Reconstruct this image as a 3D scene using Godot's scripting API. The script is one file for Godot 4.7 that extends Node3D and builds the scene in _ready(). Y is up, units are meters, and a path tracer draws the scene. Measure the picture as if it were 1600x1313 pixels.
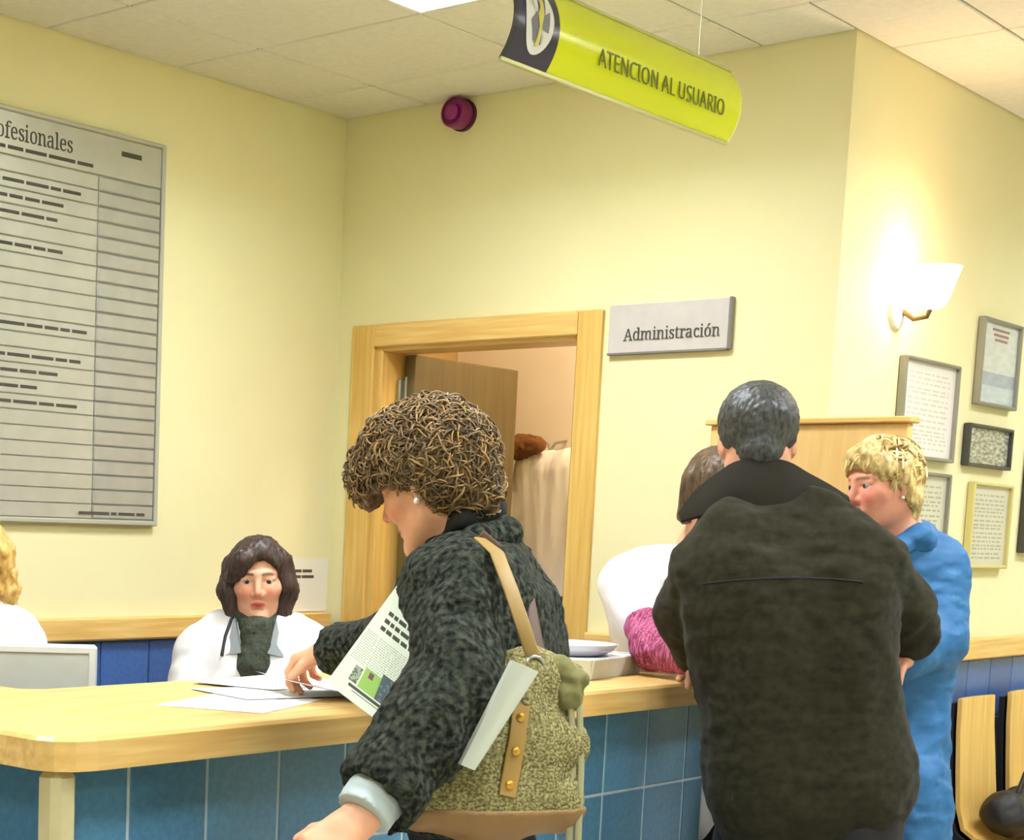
extends Node3D
# A health-centre reception: counter, directory board, hanging sign, two visitors' queue and staff.

var M := {}
var used := {}

# ------------------------------------------------------------------ geometry collector
class G:
	var v := PackedVector3Array()
	var n := PackedVector3Array()
	var c := PackedColorArray()
	var uv := PackedVector2Array()
	var i := PackedInt32Array()
	var col := Color(1, 1, 1)
	func vert(p: Vector3, nn: Vector3, t := Vector2.ZERO) -> int:
		v.append(p); n.append(nn); c.append(col); uv.append(t)
		return v.size() - 1
	func tri_i(a: int, b: int, d: int) -> void:
		# front faces run clockwise: the geometric cross product points inwards
		var g := (v[b] - v[a]).cross(v[d] - v[a])
		if g.dot(n[a] + n[b] + n[d]) > 0.0:
			i.append(a); i.append(d); i.append(b)
		else:
			i.append(a); i.append(b); i.append(d)
	func tri(a: Vector3, b: Vector3, d: Vector3, nn: Vector3) -> void:
		tri_i(vert(a, nn), vert(b, nn), vert(d, nn))
	func quad(a: Vector3, b: Vector3, d: Vector3, e: Vector3, nn: Vector3, uvs := true) -> void:
		var q := [vert(a, nn, Vector2(0, 1)), vert(b, nn, Vector2(1, 1)), vert(d, nn, Vector2(1, 0)), vert(e, nn, Vector2(0, 0))]
		tri_i(q[0], q[1], q[2]); tri_i(q[0], q[2], q[3])
	func box(ctr: Vector3, size: Vector3, bev := 0.004, B := Basis.IDENTITY) -> void:
		var h := size * 0.5
		var b := minf(bev, minf(h.x, minf(h.y, h.z)) * 0.9)
		for ax in 3:
			var u := (ax + 1) % 3
			var w := (ax + 2) % 3
			for s in [-1.0, 1.0]:
				var nn := Vector3.ZERO
				nn[ax] = s
				var pts := []
				for k in [[-1, -1], [1, -1], [1, 1], [-1, 1]]:
					var p := Vector3.ZERO
					p[ax] = s * h[ax]; p[u] = k[0] * (h[u] - b); p[w] = k[1] * (h[w] - b)
					pts.append(ctr + B * p)
				quad(pts[0], pts[1], pts[2], pts[3], B * nn)
			for su in [-1.0, 1.0]:
				for sw in [-1.0, 1.0]:
					var nn2 := Vector3.ZERO
					nn2[u] = su; nn2[w] = sw
					var p1 := Vector3.ZERO; var p2 := Vector3.ZERO
					p1[u] = su * h[u]; p1[w] = sw * (h[w] - b)
					p2[u] = su * (h[u] - b); p2[w] = sw * h[w]
					var e := Vector3.ZERO
					e[ax] = h[ax] - b
					quad(ctr + B * (p1 - e), ctr + B * (p2 - e), ctr + B * (p2 + e), ctr + B * (p1 + e), (B * nn2).normalized())
		for sx in [-1.0, 1.0]:
			for sy in [-1.0, 1.0]:
				for sz in [-1.0, 1.0]:
					var s3 := Vector3(sx, sy, sz)
					tri(ctr + B * (s3 * Vector3(h.x, h.y - b, h.z - b)), ctr + B * (s3 * Vector3(h.x - b, h.y, h.z - b)), ctr + B * (s3 * Vector3(h.x - b, h.y - b, h.z)), (B * s3).normalized())
	func span(a: Vector3, b: Vector3, bev := 0.004) -> void:
		box((a + b) * 0.5, (b - a).abs(), bev)
	func lathe(prof: Array, at: Vector3, axis: Vector3, seg := 28) -> void:
		# profile of Vector2(radius, height along axis)
		var up := axis.normalized()
		var sx := up.cross(Vector3(0.31, 0.2, 0.93)).normalized()
		var sz := up.cross(sx)
		for k in prof.size() - 1:
			var p: Vector2 = prof[k]
			var q: Vector2 = prof[k + 1]
			var t := q - p
			if t.length() < 1e-6: continue
			var nr := Vector2(t.y, -t.x).normalized()
			var first := v.size()
			for s in seg + 1:
				var a := TAU * s / seg
				var d := sx * cos(a) + sz * sin(a)
				var nn := (d * nr.x + up * nr.y).normalized()
				vert(at + d * p.x + up * p.y, nn); vert(at + d * q.x + up * q.y, nn)
			for s in seg:
				var o := first + s * 2
				tri_i(o, o + 1, o + 2); tri_i(o + 1, o + 3, o + 2)
	func tube(pts: Array, rad: Array, seg := 8, caps := true, flat := 1.0, flat_n := Vector3.UP) -> void:
		# swept along pts; flat < 1 squashes it along flat_n
		var m := pts.size()
		var first := v.size()
		var prev := Vector3.ZERO
		for k in m:
			var t: Vector3 = (pts[mini(k + 1, m - 1)] - pts[maxi(k - 1, 0)]).normalized()
			var a := flat_n.cross(t)
			if flat >= 1.0 and prev != Vector3.ZERO: a = prev - t * prev.dot(t)
			if a.length() < 1e-4: a = Vector3(0.3, 0.5, 0.81).cross(t)
			a = a.normalized()
			prev = a
			var b := t.cross(a)
			var r: float = rad[mini(k, rad.size() - 1)]
			for s in seg:
				var an := TAU * s / seg
				vert(pts[k] + a * cos(an) * r + b * sin(an) * r * flat, (a * cos(an) * flat + b * sin(an)).normalized())
		for k in m - 1:
			for s in seg:
				var s2 := (s + 1) % seg
				var o := first + k * seg
				tri_i(o + s, o + s2, o + seg + s); tri_i(o + s2, o + seg + s2, o + seg + s)
		if caps:
			for e in 2:
				var k: int = 0 if e == 0 else m - 1
				var t2: Vector3 = (pts[0] - pts[1]).normalized() if e == 0 else (pts[m - 1] - pts[m - 2]).normalized()
				var r0: float = rad[mini(k, rad.size() - 1)]
				n_tip(pts[k] + t2 * r0 * 0.5 * flat, t2, first + k * seg, seg)
	func n_tip(p: Vector3, t: Vector3, o: int, seg: int) -> void:
		var tip := vert(p, t)
		for s in seg:
			tri_i(o + s, o + (s + 1) % seg, tip)
	func prism(poly: PackedVector2Array, at: Vector3, ax: Vector3, ay: Vector3, depth: float) -> void:
		# polygon in the plane (ax, ay) at `at`, extruded by depth along ax x ay
		var az := ax.cross(ay).normalized()
		var idx := Geometry2D.triangulate_polygon(poly)
		for s in 2:
			var off := az * (depth if s == 1 else 0.0)
			var nn := az if s == 1 else -az
			for k in range(0, idx.size(), 3):
				tri(at + off + ax * poly[idx[k]].x + ay * poly[idx[k]].y, at + off + ax * poly[idx[k + 1]].x + ay * poly[idx[k + 1]].y, at + off + ax * poly[idx[k + 2]].x + ay * poly[idx[k + 2]].y, nn)
		var area := 0.0
		for k in poly.size():
			area += poly[k].cross(poly[(k + 1) % poly.size()])
		var sg := 1.0 if area > 0 else -1.0
		for k in poly.size():
			var p := poly[k]
			var q := poly[(k + 1) % poly.size()]
			var e := q - p
			var nn2 := (ax * e.y - ay * e.x).normalized() * sg
			var P := at + ax * p.x + ay * p.y
			var Q := at + ax * q.x + ay * q.y
			quad(P, Q, Q + az * depth, P + az * depth, nn2)
	func mesh() -> ArrayMesh:
		var a := []
		a.resize(Mesh.ARRAY_MAX)
		a[Mesh.ARRAY_VERTEX] = v; a[Mesh.ARRAY_NORMAL] = n; a[Mesh.ARRAY_COLOR] = c; a[Mesh.ARRAY_TEX_UV] = uv; a[Mesh.ARRAY_INDEX] = i
		var m := ArrayMesh.new()
		m.add_surface_from_arrays(Mesh.PRIMITIVE_TRIANGLES, a)
		return m

# ------------------------------------------------------------------ smooth field for bodies and cloth
class Field:
	var o: Vector3
	var h: float
	var nx: int
	var ny: int
	var nz: int
	var f := PackedFloat32Array()
	func _init(lo: Vector3, hi: Vector3, cell: float) -> void:
		h = cell; o = lo
		nx = int((hi.x - lo.x) / h) + 2; ny = int((hi.y - lo.y) / h) + 2; nz = int((hi.z - lo.z) / h) + 2
		f.resize(nx * ny * nz)
		f.fill(10.0)
	func cap(a: Vector3, b: Vector3, ra: float, rb: float, k := 0.02, fn := Vector3.ZERO, fs := 1.0) -> void:
		# tapered capsule joined by smooth minimum; fs > 1 thins it along fn
		var m := maxf(ra, rb) + k + h * 3.0
		var x0 := maxi(0, int((minf(a.x, b.x) - m - o.x) / h)); var x1 := mini(nx - 1, int((maxf(a.x, b.x) + m - o.x) / h) + 1)
		var y0 := maxi(0, int((minf(a.y, b.y) - m - o.y) / h)); var y1 := mini(ny - 1, int((maxf(a.y, b.y) + m - o.y) / h) + 1)
		var z0 := maxi(0, int((minf(a.z, b.z) - m - o.z) / h)); var z1 := mini(nz - 1, int((maxf(a.z, b.z) + m - o.z) / h) + 1)
		var ba := b - a
		if fs != 1.0: ba += fn * (fs - 1.0) * ba.dot(fn)
		var bb := 1.0 / maxf(ba.dot(ba), 1e-9)
		var dr := rb - ra
		var k4 := 0.25 / k
		for z in range(z0, z1 + 1):
			for y in range(y0, y1 + 1):
				var at := (z * ny + y) * nx
				for x in range(x0, x1 + 1):
					var pa := Vector3(o.x + x * h - a.x, o.y + y * h - a.y, o.z + z * h - a.z)
					if fs != 1.0: pa += fn * ((fs - 1.0) * pa.dot(fn))
					var t := clampf(pa.dot(ba) * bb, 0.0, 1.0)
					var d := (pa - ba * t).length() - ra - dr * t
					var e := f[at + x]
					var w := k - absf(d - e)
					d = minf(d, e)
					if w > 0.0: d -= w * w * k4
					f[at + x] = d
	func ell(ctr: Vector3, B: Basis, r: Vector3, k := 0.02, sub := false) -> void:
		var big := maxf(r.x, maxf(r.y, r.z)) + k + h * 3.0
		var x0 := maxi(0, int((ctr.x - big - o.x) / h)); var x1 := mini(nx - 1, int((ctr.x + big - o.x) / h) + 1)
		var y0 := maxi(0, int((ctr.y - big - o.y) / h)); var y1 := mini(ny - 1, int((ctr.y + big - o.y) / h) + 1)
		var z0 := maxi(0, int((ctr.z - big - o.z) / h)); var z1 := mini(nz - 1, int((ctr.z + big - o.z) / h) + 1)
		var iv := B.transposed()
		var ir := Vector3(1.0 / r.x, 1.0 / r.y, 1.0 / r.z)
		var k4 := 0.25 / k
		for z in range(z0, z1 + 1):
			for y in range(y0, y1 + 1):
				var at := (z * ny + y) * nx
				for x in range(x0, x1 + 1):
					var q := (iv * Vector3(o.x + x * h - ctr.x, o.y + y * h - ctr.y, o.z + z * h - ctr.z)) * ir
					var k0 := q.length()
					var d := k0 * (k0 - 1.0) / maxf((q * ir).length(), 1e-5)
					if k0 < 0.02: d = -minf(r.x, minf(r.y, r.z))
					var e := f[at + x]
					if sub:
						d = -d
						var w2 := k - absf(d - e)
						d = maxf(d, e)
						if w2 > 0.0: d += w2 * w2 * k4
					else:
						var w := k - absf(d - e)
						d = minf(d, e)
						if w > 0.0: d -= w * w * k4
					f[at + x] = d
	func below(y_cut: float) -> void:  # cuts everything below a height
		for z in nz:
			for y in ny:
				var d := y_cut - (o.y + y * h)
				if d < -4.0 * h: break
				var at := (z * ny + y) * nx
				for x in nx:
					f[at + x] = maxf(f[at + x], d)
	func plane(p: Vector3, nn: Vector3) -> void:  # cuts what lies on the side nn points to
		for z in nz:
			for y in ny:
				var at := (z * ny + y) * nx
				for x in nx:
					var d := (Vector3(o.x + x * h, o.y + y * h, o.z + z * h) - p).dot(nn)
					if d > f[at + x]: f[at + x] = d
	func ripple(noise: FastNoiseLite, amp: float, stretch := Vector3.ONE) -> void:
		for z in nz:
			for y in ny:
				var at := (z * ny + y) * nx
				for x in nx:
					if absf(f[at + x]) < amp + h * 4.0:
						f[at + x] += amp * noise.get_noise_3dv(Vector3(o.x + x * h, o.y + y * h, o.z + z * h) * stretch)
	func into(g: G, paint = null) -> void:
		var id := PackedInt32Array()
		id.resize(nx * ny * nz)
		id.fill(-1)
		var far := h * 4.0
		var sx := 1; var sy := nx; var sz := nx * ny
		for z in nz - 1:
			for y in ny - 1:
				var at := (z * ny + y) * nx
				for x in nx - 1:
					var c := at + x
					var f0 := f[c]
					if f0 > far or f0 < -far: continue
					var f1 := f[c + sx]; var f2 := f[c + sy]; var f3 := f[c + sx + sy]
					var f4 := f[c + sz]; var f5 := f[c + sx + sz]; var f6 := f[c + sy + sz]; var f7 := f[c + sx + sy + sz]
					var mask := int(f0 < 0) + int(f1 < 0) + int(f2 < 0) + int(f3 < 0) + int(f4 < 0) + int(f5 < 0) + int(f6 < 0) + int(f7 < 0)
					if mask == 0 or mask == 8: continue
					var s := Vector3.ZERO
					var cnt := 0
					if (f0 < 0) != (f1 < 0): s += Vector3(f0 / (f0 - f1), 0, 0); cnt += 1
					if (f2 < 0) != (f3 < 0): s += Vector3(f2 / (f2 - f3), 1, 0); cnt += 1
					if (f4 < 0) != (f5 < 0): s += Vector3(f4 / (f4 - f5), 0, 1); cnt += 1
					if (f6 < 0) != (f7 < 0): s += Vector3(f6 / (f6 - f7), 1, 1); cnt += 1
					if (f0 < 0) != (f2 < 0): s += Vector3(0, f0 / (f0 - f2), 0); cnt += 1
					if (f1 < 0) != (f3 < 0): s += Vector3(1, f1 / (f1 - f3), 0); cnt += 1
					if (f4 < 0) != (f6 < 0): s += Vector3(0, f4 / (f4 - f6), 1); cnt += 1
					if (f5 < 0) != (f7 < 0): s += Vector3(1, f5 / (f5 - f7), 1); cnt += 1
					if (f0 < 0) != (f4 < 0): s += Vector3(0, 0, f0 / (f0 - f4)); cnt += 1
					if (f1 < 0) != (f5 < 0): s += Vector3(1, 0, f1 / (f1 - f5)); cnt += 1
					if (f2 < 0) != (f6 < 0): s += Vector3(0, 1, f2 / (f2 - f6)); cnt += 1
					if (f3 < 0) != (f7 < 0): s += Vector3(1, 1, f3 / (f3 - f7)); cnt += 1
					s /= cnt
					var gx := lerpf(lerpf(f1 - f0, f3 - f2, s.y), lerpf(f5 - f4, f7 - f6, s.y), s.z)
					var gy := lerpf(lerpf(f2 - f0, f3 - f1, s.x), lerpf(f6 - f4, f7 - f5, s.x), s.z)
					var gz := lerpf(lerpf(f4 - f0, f5 - f1, s.x), lerpf(f6 - f2, f7 - f3, s.x), s.y)
					var p := o + (Vector3(x, y, z) + s) * h
					if paint != null: g.col = paint.call(p)
					id[c] = g.vert(p, Vector3(gx, gy, gz).normalized())
		g.col = Color(1, 1, 1)
		for z in range(1, nz - 1):
			for y in range(1, ny - 1):
				var at := (z * ny + y) * nx
				for x in range(1, nx - 1):
					var c := at + x
					if id[c] < 0 and absf(f[c]) > far: continue
					var s0 := f[c] < 0
					if s0 != (f[c + sx] < 0): face(g, id[c], id[c - sy], id[c - sy - sz], id[c - sz])
					if s0 != (f[c + sy] < 0): face(g, id[c], id[c - sx], id[c - sx - sz], id[c - sz])
					if s0 != (f[c + sz] < 0): face(g, id[c], id[c - sx], id[c - sx - sy], id[c - sy])
	func face(g: G, a: int, b: int, d: int, e: int) -> void:
		if a < 0 or b < 0 or d < 0 or e < 0: return
		g.tri_i(a, b, d); g.tri_i(a, d, e)

# ------------------------------------------------------------------ naming and tagging
func numbered(called: String) -> String:
	var k: int = used.get(called, 0)
	used[called] = k + 1
	return called if k == 0 else "%s_%03d" % [called, k]

func tag(o: Node, label: String, category := "", group := "", kind := "") -> void:
	if label: o.set_meta("label", label)
	if category: o.set_meta("category", category)
	if group: o.set_meta("group", group)
	if kind: o.set_meta("kind", kind)

func thing(called: String, label: String, category: String, at := Vector3.ZERO, turn := 0.0, group := "") -> Node3D:
	var o := Node3D.new()
	o.name = numbered(called)
	add_child(o)
	o.position = at
	o.rotation.y = turn
	tag(o, label, category, group)
	return o

func obj(called: String, m, mat: Material, parent: Node = self) -> MeshInstance3D:
	var o := MeshInstance3D.new()
	o.mesh = m.mesh() if m is G else m
	o.material_override = mat
	o.cast_shadow = GeometryInstance3D.SHADOW_CASTING_SETTING_ON
	if parent == self: o.name = numbered(called)
	else: o.name = called
	parent.add_child(o, true)
	return o

func struct(called: String, m, mat: Material, label := "") -> MeshInstance3D:
	var o := obj(called, m, mat)
	tag(o, label, "", "", "structure")
	return o

func letters(text: String, height: float, font_name: String, weight: int, mat: Material, parent: Node, at: Vector3, B: Basis, called := "lettering", align := HORIZONTAL_ALIGNMENT_LEFT, squeeze := 1.0) -> MeshInstance3D:
	var f := SystemFont.new()
	f.font_names = PackedStringArray([font_name])
	f.font_weight = weight
	var t := TextMesh.new()
	t.font = f
	t.text = text
	t.font_size = 48
	t.pixel_size = height / 36.0
	t.depth = 0.0015
	t.curve_step = 2.0
	t.horizontal_alignment = align
	var o := MeshInstance3D.new()
	o.mesh = t
	o.material_override = mat
	o.name = called
	parent.add_child(o, true)
	o.transform = Transform3D(Basis(B.x * squeeze, B.y, B.z), at)
	return o

# ------------------------------------------------------------------ materials
func rgb8(r: int, g: int, b: int) -> Color:
	return Color(r / 255.0, g / 255.0, b / 255.0)

func mat(c: Color, rough := 0.8, metal := 0.0) -> StandardMaterial3D:
	var m := StandardMaterial3D.new()
	m.albedo_color = c
	m.roughness = rough
	m.metallic = metal
	return m

func noise_tex(freq: float, a: Color, b: Color, seed_ := 1, oct := 4, size := 256, lo := 0.0, hi := 1.0) -> NoiseTexture2D:
	var n := FastNoiseLite.new()
	n.noise_type = FastNoiseLite.TYPE_SIMPLEX_SMOOTH
	n.frequency = freq
	n.fractal_octaves = oct
	n.seed = seed_
	var t := NoiseTexture2D.new()
	t.width = size; t.height = size
	t.seamless = true
	t.noise = n
	var gr := Gradient.new()
	gr.set_color(0, a); gr.set_color(1, b)
	gr.set_offset(0, lo); gr.set_offset(1, hi)
	t.color_ramp = gr
	return t

func grained(a: Color, b: Color, scale: Vector3, rough := 0.8, freq := 0.02, world := true, seed_ := 1, oct := 4, lo := 0.0, hi := 1.0) -> StandardMaterial3D:
	var m := mat(Color(1, 1, 1), rough)
	m.albedo_texture = noise_tex(freq, a, b, seed_, oct, 256, lo, hi)
	m.uv1_triplanar = true
	m.uv1_world_triplanar = world
	m.uv1_scale = scale
	return m

func vcol(m: StandardMaterial3D) -> StandardMaterial3D:
	m.vertex_color_use_as_albedo = true
	return m

func make_materials() -> void:
	M.wall = grained(rgb8(236, 229, 181), rgb8(239, 233, 187), Vector3(0.23, 0.23, 0.23), 0.75, 0.05)
	M.ceil = grained(rgb8(226, 222, 206), rgb8(235, 232, 218), Vector3(2.5, 2.5, 2.5), 0.95, 0.05)
	M.ceil_bar = mat(rgb8(120, 112, 90), 0.8)
	M.troffer = mat(rgb8(236, 234, 226), 0.5)
	M.back_wall = grained(rgb8(242, 228, 212), rgb8(247, 235, 220), Vector3(1, 1, 1), 0.9, 0.012)
	M.floor = grained(rgb8(196, 190, 178), rgb8(216, 210, 198), Vector3(2, 2, 2), 0.35, 0.03)
	M.beech_x = grained(rgb8(214, 168, 92), rgb8(240, 208, 138), Vector3(0.55, 9, 9), 0.35, 0.018)
	M.beech_z = grained(rgb8(214, 168, 92), rgb8(240, 208, 138), Vector3(9, 9, 0.55), 0.35, 0.018)
	M.beech_y = grained(rgb8(206, 164, 84), rgb8(230, 194, 116), Vector3(9, 0.5, 9), 0.4, 0.018)
	M.leaf = grained(rgb8(98, 84, 48), rgb8(114, 98, 58), Vector3(6, 0.4, 6), 0.5, 0.018)
	M.board_wood = grained(rgb8(226, 184, 112), rgb8(240, 206, 138), Vector3(5, 0.5, 5), 0.5, 0.02)
	M.grout = mat(rgb8(178, 190, 192), 0.9)
	M.tile_teal = []
	M.tile_blue = []
	for k in 4:
		var t: Color = rgb8(80, 132, 164).lerp(rgb8(70, 118, 150), k / 3.0)
		M.tile_teal.append(grained(t.darkened(0.08), t.lightened(0.06), Vector3(5, 5, 5), 0.28, 0.04, true, k + 3))
		var b: Color = rgb8(64, 104, 172).lerp(rgb8(52, 90, 158), k / 3.0)
		M.tile_blue.append(grained(b.darkened(0.06), b.lightened(0.05), Vector3(5, 5, 5), 0.3, 0.04, true, k + 11))
	M.post = grained(rgb8(196, 186, 140), rgb8(206, 196, 150), Vector3(3, 3, 3), 0.6)
	M.white_metal = mat(rgb8(226, 226, 220), 0.4)
	M.grey_plastic = grained(rgb8(196, 200, 190), rgb8(206, 210, 200), Vector3(4, 4, 4), 0.55)
	M.dark = mat(rgb8(26, 26, 28), 0.6)
	M.black = mat(rgb8(14, 14, 16), 0.55)
	M.ink = mat(rgb8(70, 68, 60), 0.8)
	M.metal = mat(rgb8(176, 176, 172), 0.3, 0.9)
	M.brass = mat(rgb8(206, 160, 70), 0.3, 0.9)
	M.paper = mat(rgb8(246, 246, 242), 0.8)
	M.sign_grey = grained(rgb8(196, 190, 188), rgb8(204, 199, 196), Vector3(3, 3, 3), 0.45)
	M.board_frame = mat(rgb8(186, 188, 176), 0.45, 0.3)
	M.slat = [grained(rgb8(188, 190, 184), rgb8(198, 200, 194), Vector3(2, 2, 2), 0.32), grained(rgb8(174, 176, 174), rgb8(186, 188, 184), Vector3(2, 2, 2), 0.32)]
	for s in M.slat: s.metallic = 0.45
	M.lime = mat(rgb8(224, 234, 24), 0.22)
	M.navy = mat(rgb8(46, 44, 66), 0.3)
	M.logo_white = mat(rgb8(238, 238, 236), 0.4)
	M.logo_yellow = mat(rgb8(214, 208, 92), 0.4)
	M.logo_grey = mat(rgb8(104, 104, 108), 0.4)
	M.sign_ink = mat(rgb8(112, 118, 24), 0.6)
	M.alarm_red = mat(rgb8(122, 18, 92), 0.3)
	M.alarm_dark = mat(rgb8(72, 12, 56), 0.35)
	M.glow = mat(rgb8(255, 250, 240), 0.5)
	M.glow.emission_enabled = true
	M.glow.emission = rgb8(255, 247, 226)
	M.glow.emission_energy_multiplier = 6.0

# ------------------------------------------------------------------ lights
func panel_light(x: float, z: float, label: String) -> void:
	# troffer recessed above the tile grid: white housing, opal sheet at its top
	var t := thing("ceiling_light", label, "light", Vector3(x, CEIL, z), 0.0, "luminous ceiling panels")
	var g := G.new()
	for s in [-1.0, 1.0]:
		g.box(Vector3(s * 0.229, 0.080, 0), Vector3(0.012, 0.162, 0.524), 0.001)
		g.box(Vector3(0, 0.080, s * 0.258), Vector3(0.446, 0.162, 0.012), 0.001)
	g.box(Vector3(0, 0.164, 0), Vector3(0.47, 0.006, 0.53), 0.001)
	obj("housing", g, M.troffer, t)
	var d := G.new()
	d.box(Vector3(0, 0.155, 0), Vector3(0.444, 0.006, 0.502), 0.001)
	obj("diffuser", d, M.glow, t)
	var l := AreaLight3D.new()
	l.area_size = Vector2(0.43, 0.49)
	l.light_energy = LAMP
	l.light_color = rgb8(236, 244, 255)
	l.shadow_enabled = true
	l.area_range = 14.0
	l.rotation_degrees = Vector3(-90, 0, 0)
	l.position = Vector3(0, 0.150, 0)
	t.add_child(l)

const LAMP := 5.0
const PANELS := [[3.2245, -2.4605], [1.3405, -2.4605], [4.1665, -0.8615], [2.2825, -0.8615], [0.3985, -0.8615], [6.0505, -0.8615], [2.2825, 0.7375], [4.6375, 0.7375]]
const E := 1.45      # eye height
const CEIL := 2.70
const XD := 4.20     # wall with the door
const ZB := -3.576   # wall behind the counter
const ZR := -1.944   # wall with the framed notices
const CT := 1.12     # counter height

func _ready() -> void:
	# camera
	var yaw := 0.8233
	var pitch := -0.1259
	var roll := 0.0329
	var fw := Vector3(sin(yaw) * cos(pitch), sin(pitch), -cos(yaw) * cos(pitch))
	var r0 := Vector3(cos(yaw), 0, sin(yaw))
	var u0 := r0.cross(fw)
	var r := r0 * cos(roll) + u0 * sin(roll)
	var u := u0 * cos(roll) - r0 * sin(roll)
	var cam := Camera3D.new()
	cam.projection = Camera3D.PROJECTION_FRUSTUM
	cam.near = 0.05
	cam.far = 60.0
	var fpx := 2678.14
	cam.size = 1313.0 / fpx * cam.near
	cam.frustum_offset = Vector2((800.0 - 393.11) / fpx, (1156.67 - 656.5) / fpx) * cam.near
	cam.transform = Transform3D(Basis(r, u, -fw), Vector3(0, E, 0))
	add_child(cam)
	cam.current = true
	var we := WorldEnvironment.new()
	var env := Environment.new()
	env.background_mode = Environment.BG_COLOR
	env.background_color = Color(0.02, 0.02, 0.02)
	env.tonemap_mode = Environment.TONE_MAPPER_LINEAR
	env.tonemap_exposure = 0.74
	env.sdfgi_enabled = true
	env.ssao_enabled = true
	env.ssil_enabled = true
	we.environment = env
	add_child(we)
	make_materials()
	# luminous panels: the one in view and those further out over the waiting area
	var n := 0
	for p in PANELS:
		panel_light(p[0], p[1], ["luminous ceiling panel above the staff side of the counter", "luminous ceiling panel over the waiting area"][mini(n, 1)])
		n += 1
	build_room()
	build_counter()
	build_wall_things()
	build_back_room()
	build_waiting()
	build_small_things()
	build_people()
	build_belongings()

# ------------------------------------------------------------------ room shell
func tile_grid(parent: Node, mats: Array, origin: Vector3, ax: Vector3, ay: Vector3, xs: Array, ys: Array, gap := 0.004, thick := 0.008) -> void:
	# one mesh per tile size; every tile its own piece
	var az := ax.cross(ay).normalized()
	var cache := {}
	var k := 0
	for a in xs.size() - 1:
		for b in ys.size() - 1:
			var w: float = xs[a + 1] - xs[a]
			var hh: float = ys[b + 1] - ys[b]
			if w < 0.02 or hh < 0.02: continue
			var key := "%.3f_%.3f" % [w, hh]
			if not cache.has(key):
				var g := G.new()
				g.box(Vector3.ZERO, Vector3(w - gap, hh - gap, thick), 0.0018)
				cache[key] = g.mesh()
			k += 1
			var t := obj("tile", cache[key], mats[(a * 7 + b * 5 + (a * b) % 3) % mats.size()], parent)
			t.transform = Transform3D(Basis(ax, ay, az), origin + ax * (xs[a] + w * 0.5) + ay * (ys[b] + hh * 0.5) + az * thick * 0.5)

func steps(a: float, b: float, s: float) -> Array:
	var out := [a]
	var x := a
	while x + s < b - 0.03:
		x += s
		out.append(x)
	out.append(b)
	return out

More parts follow.
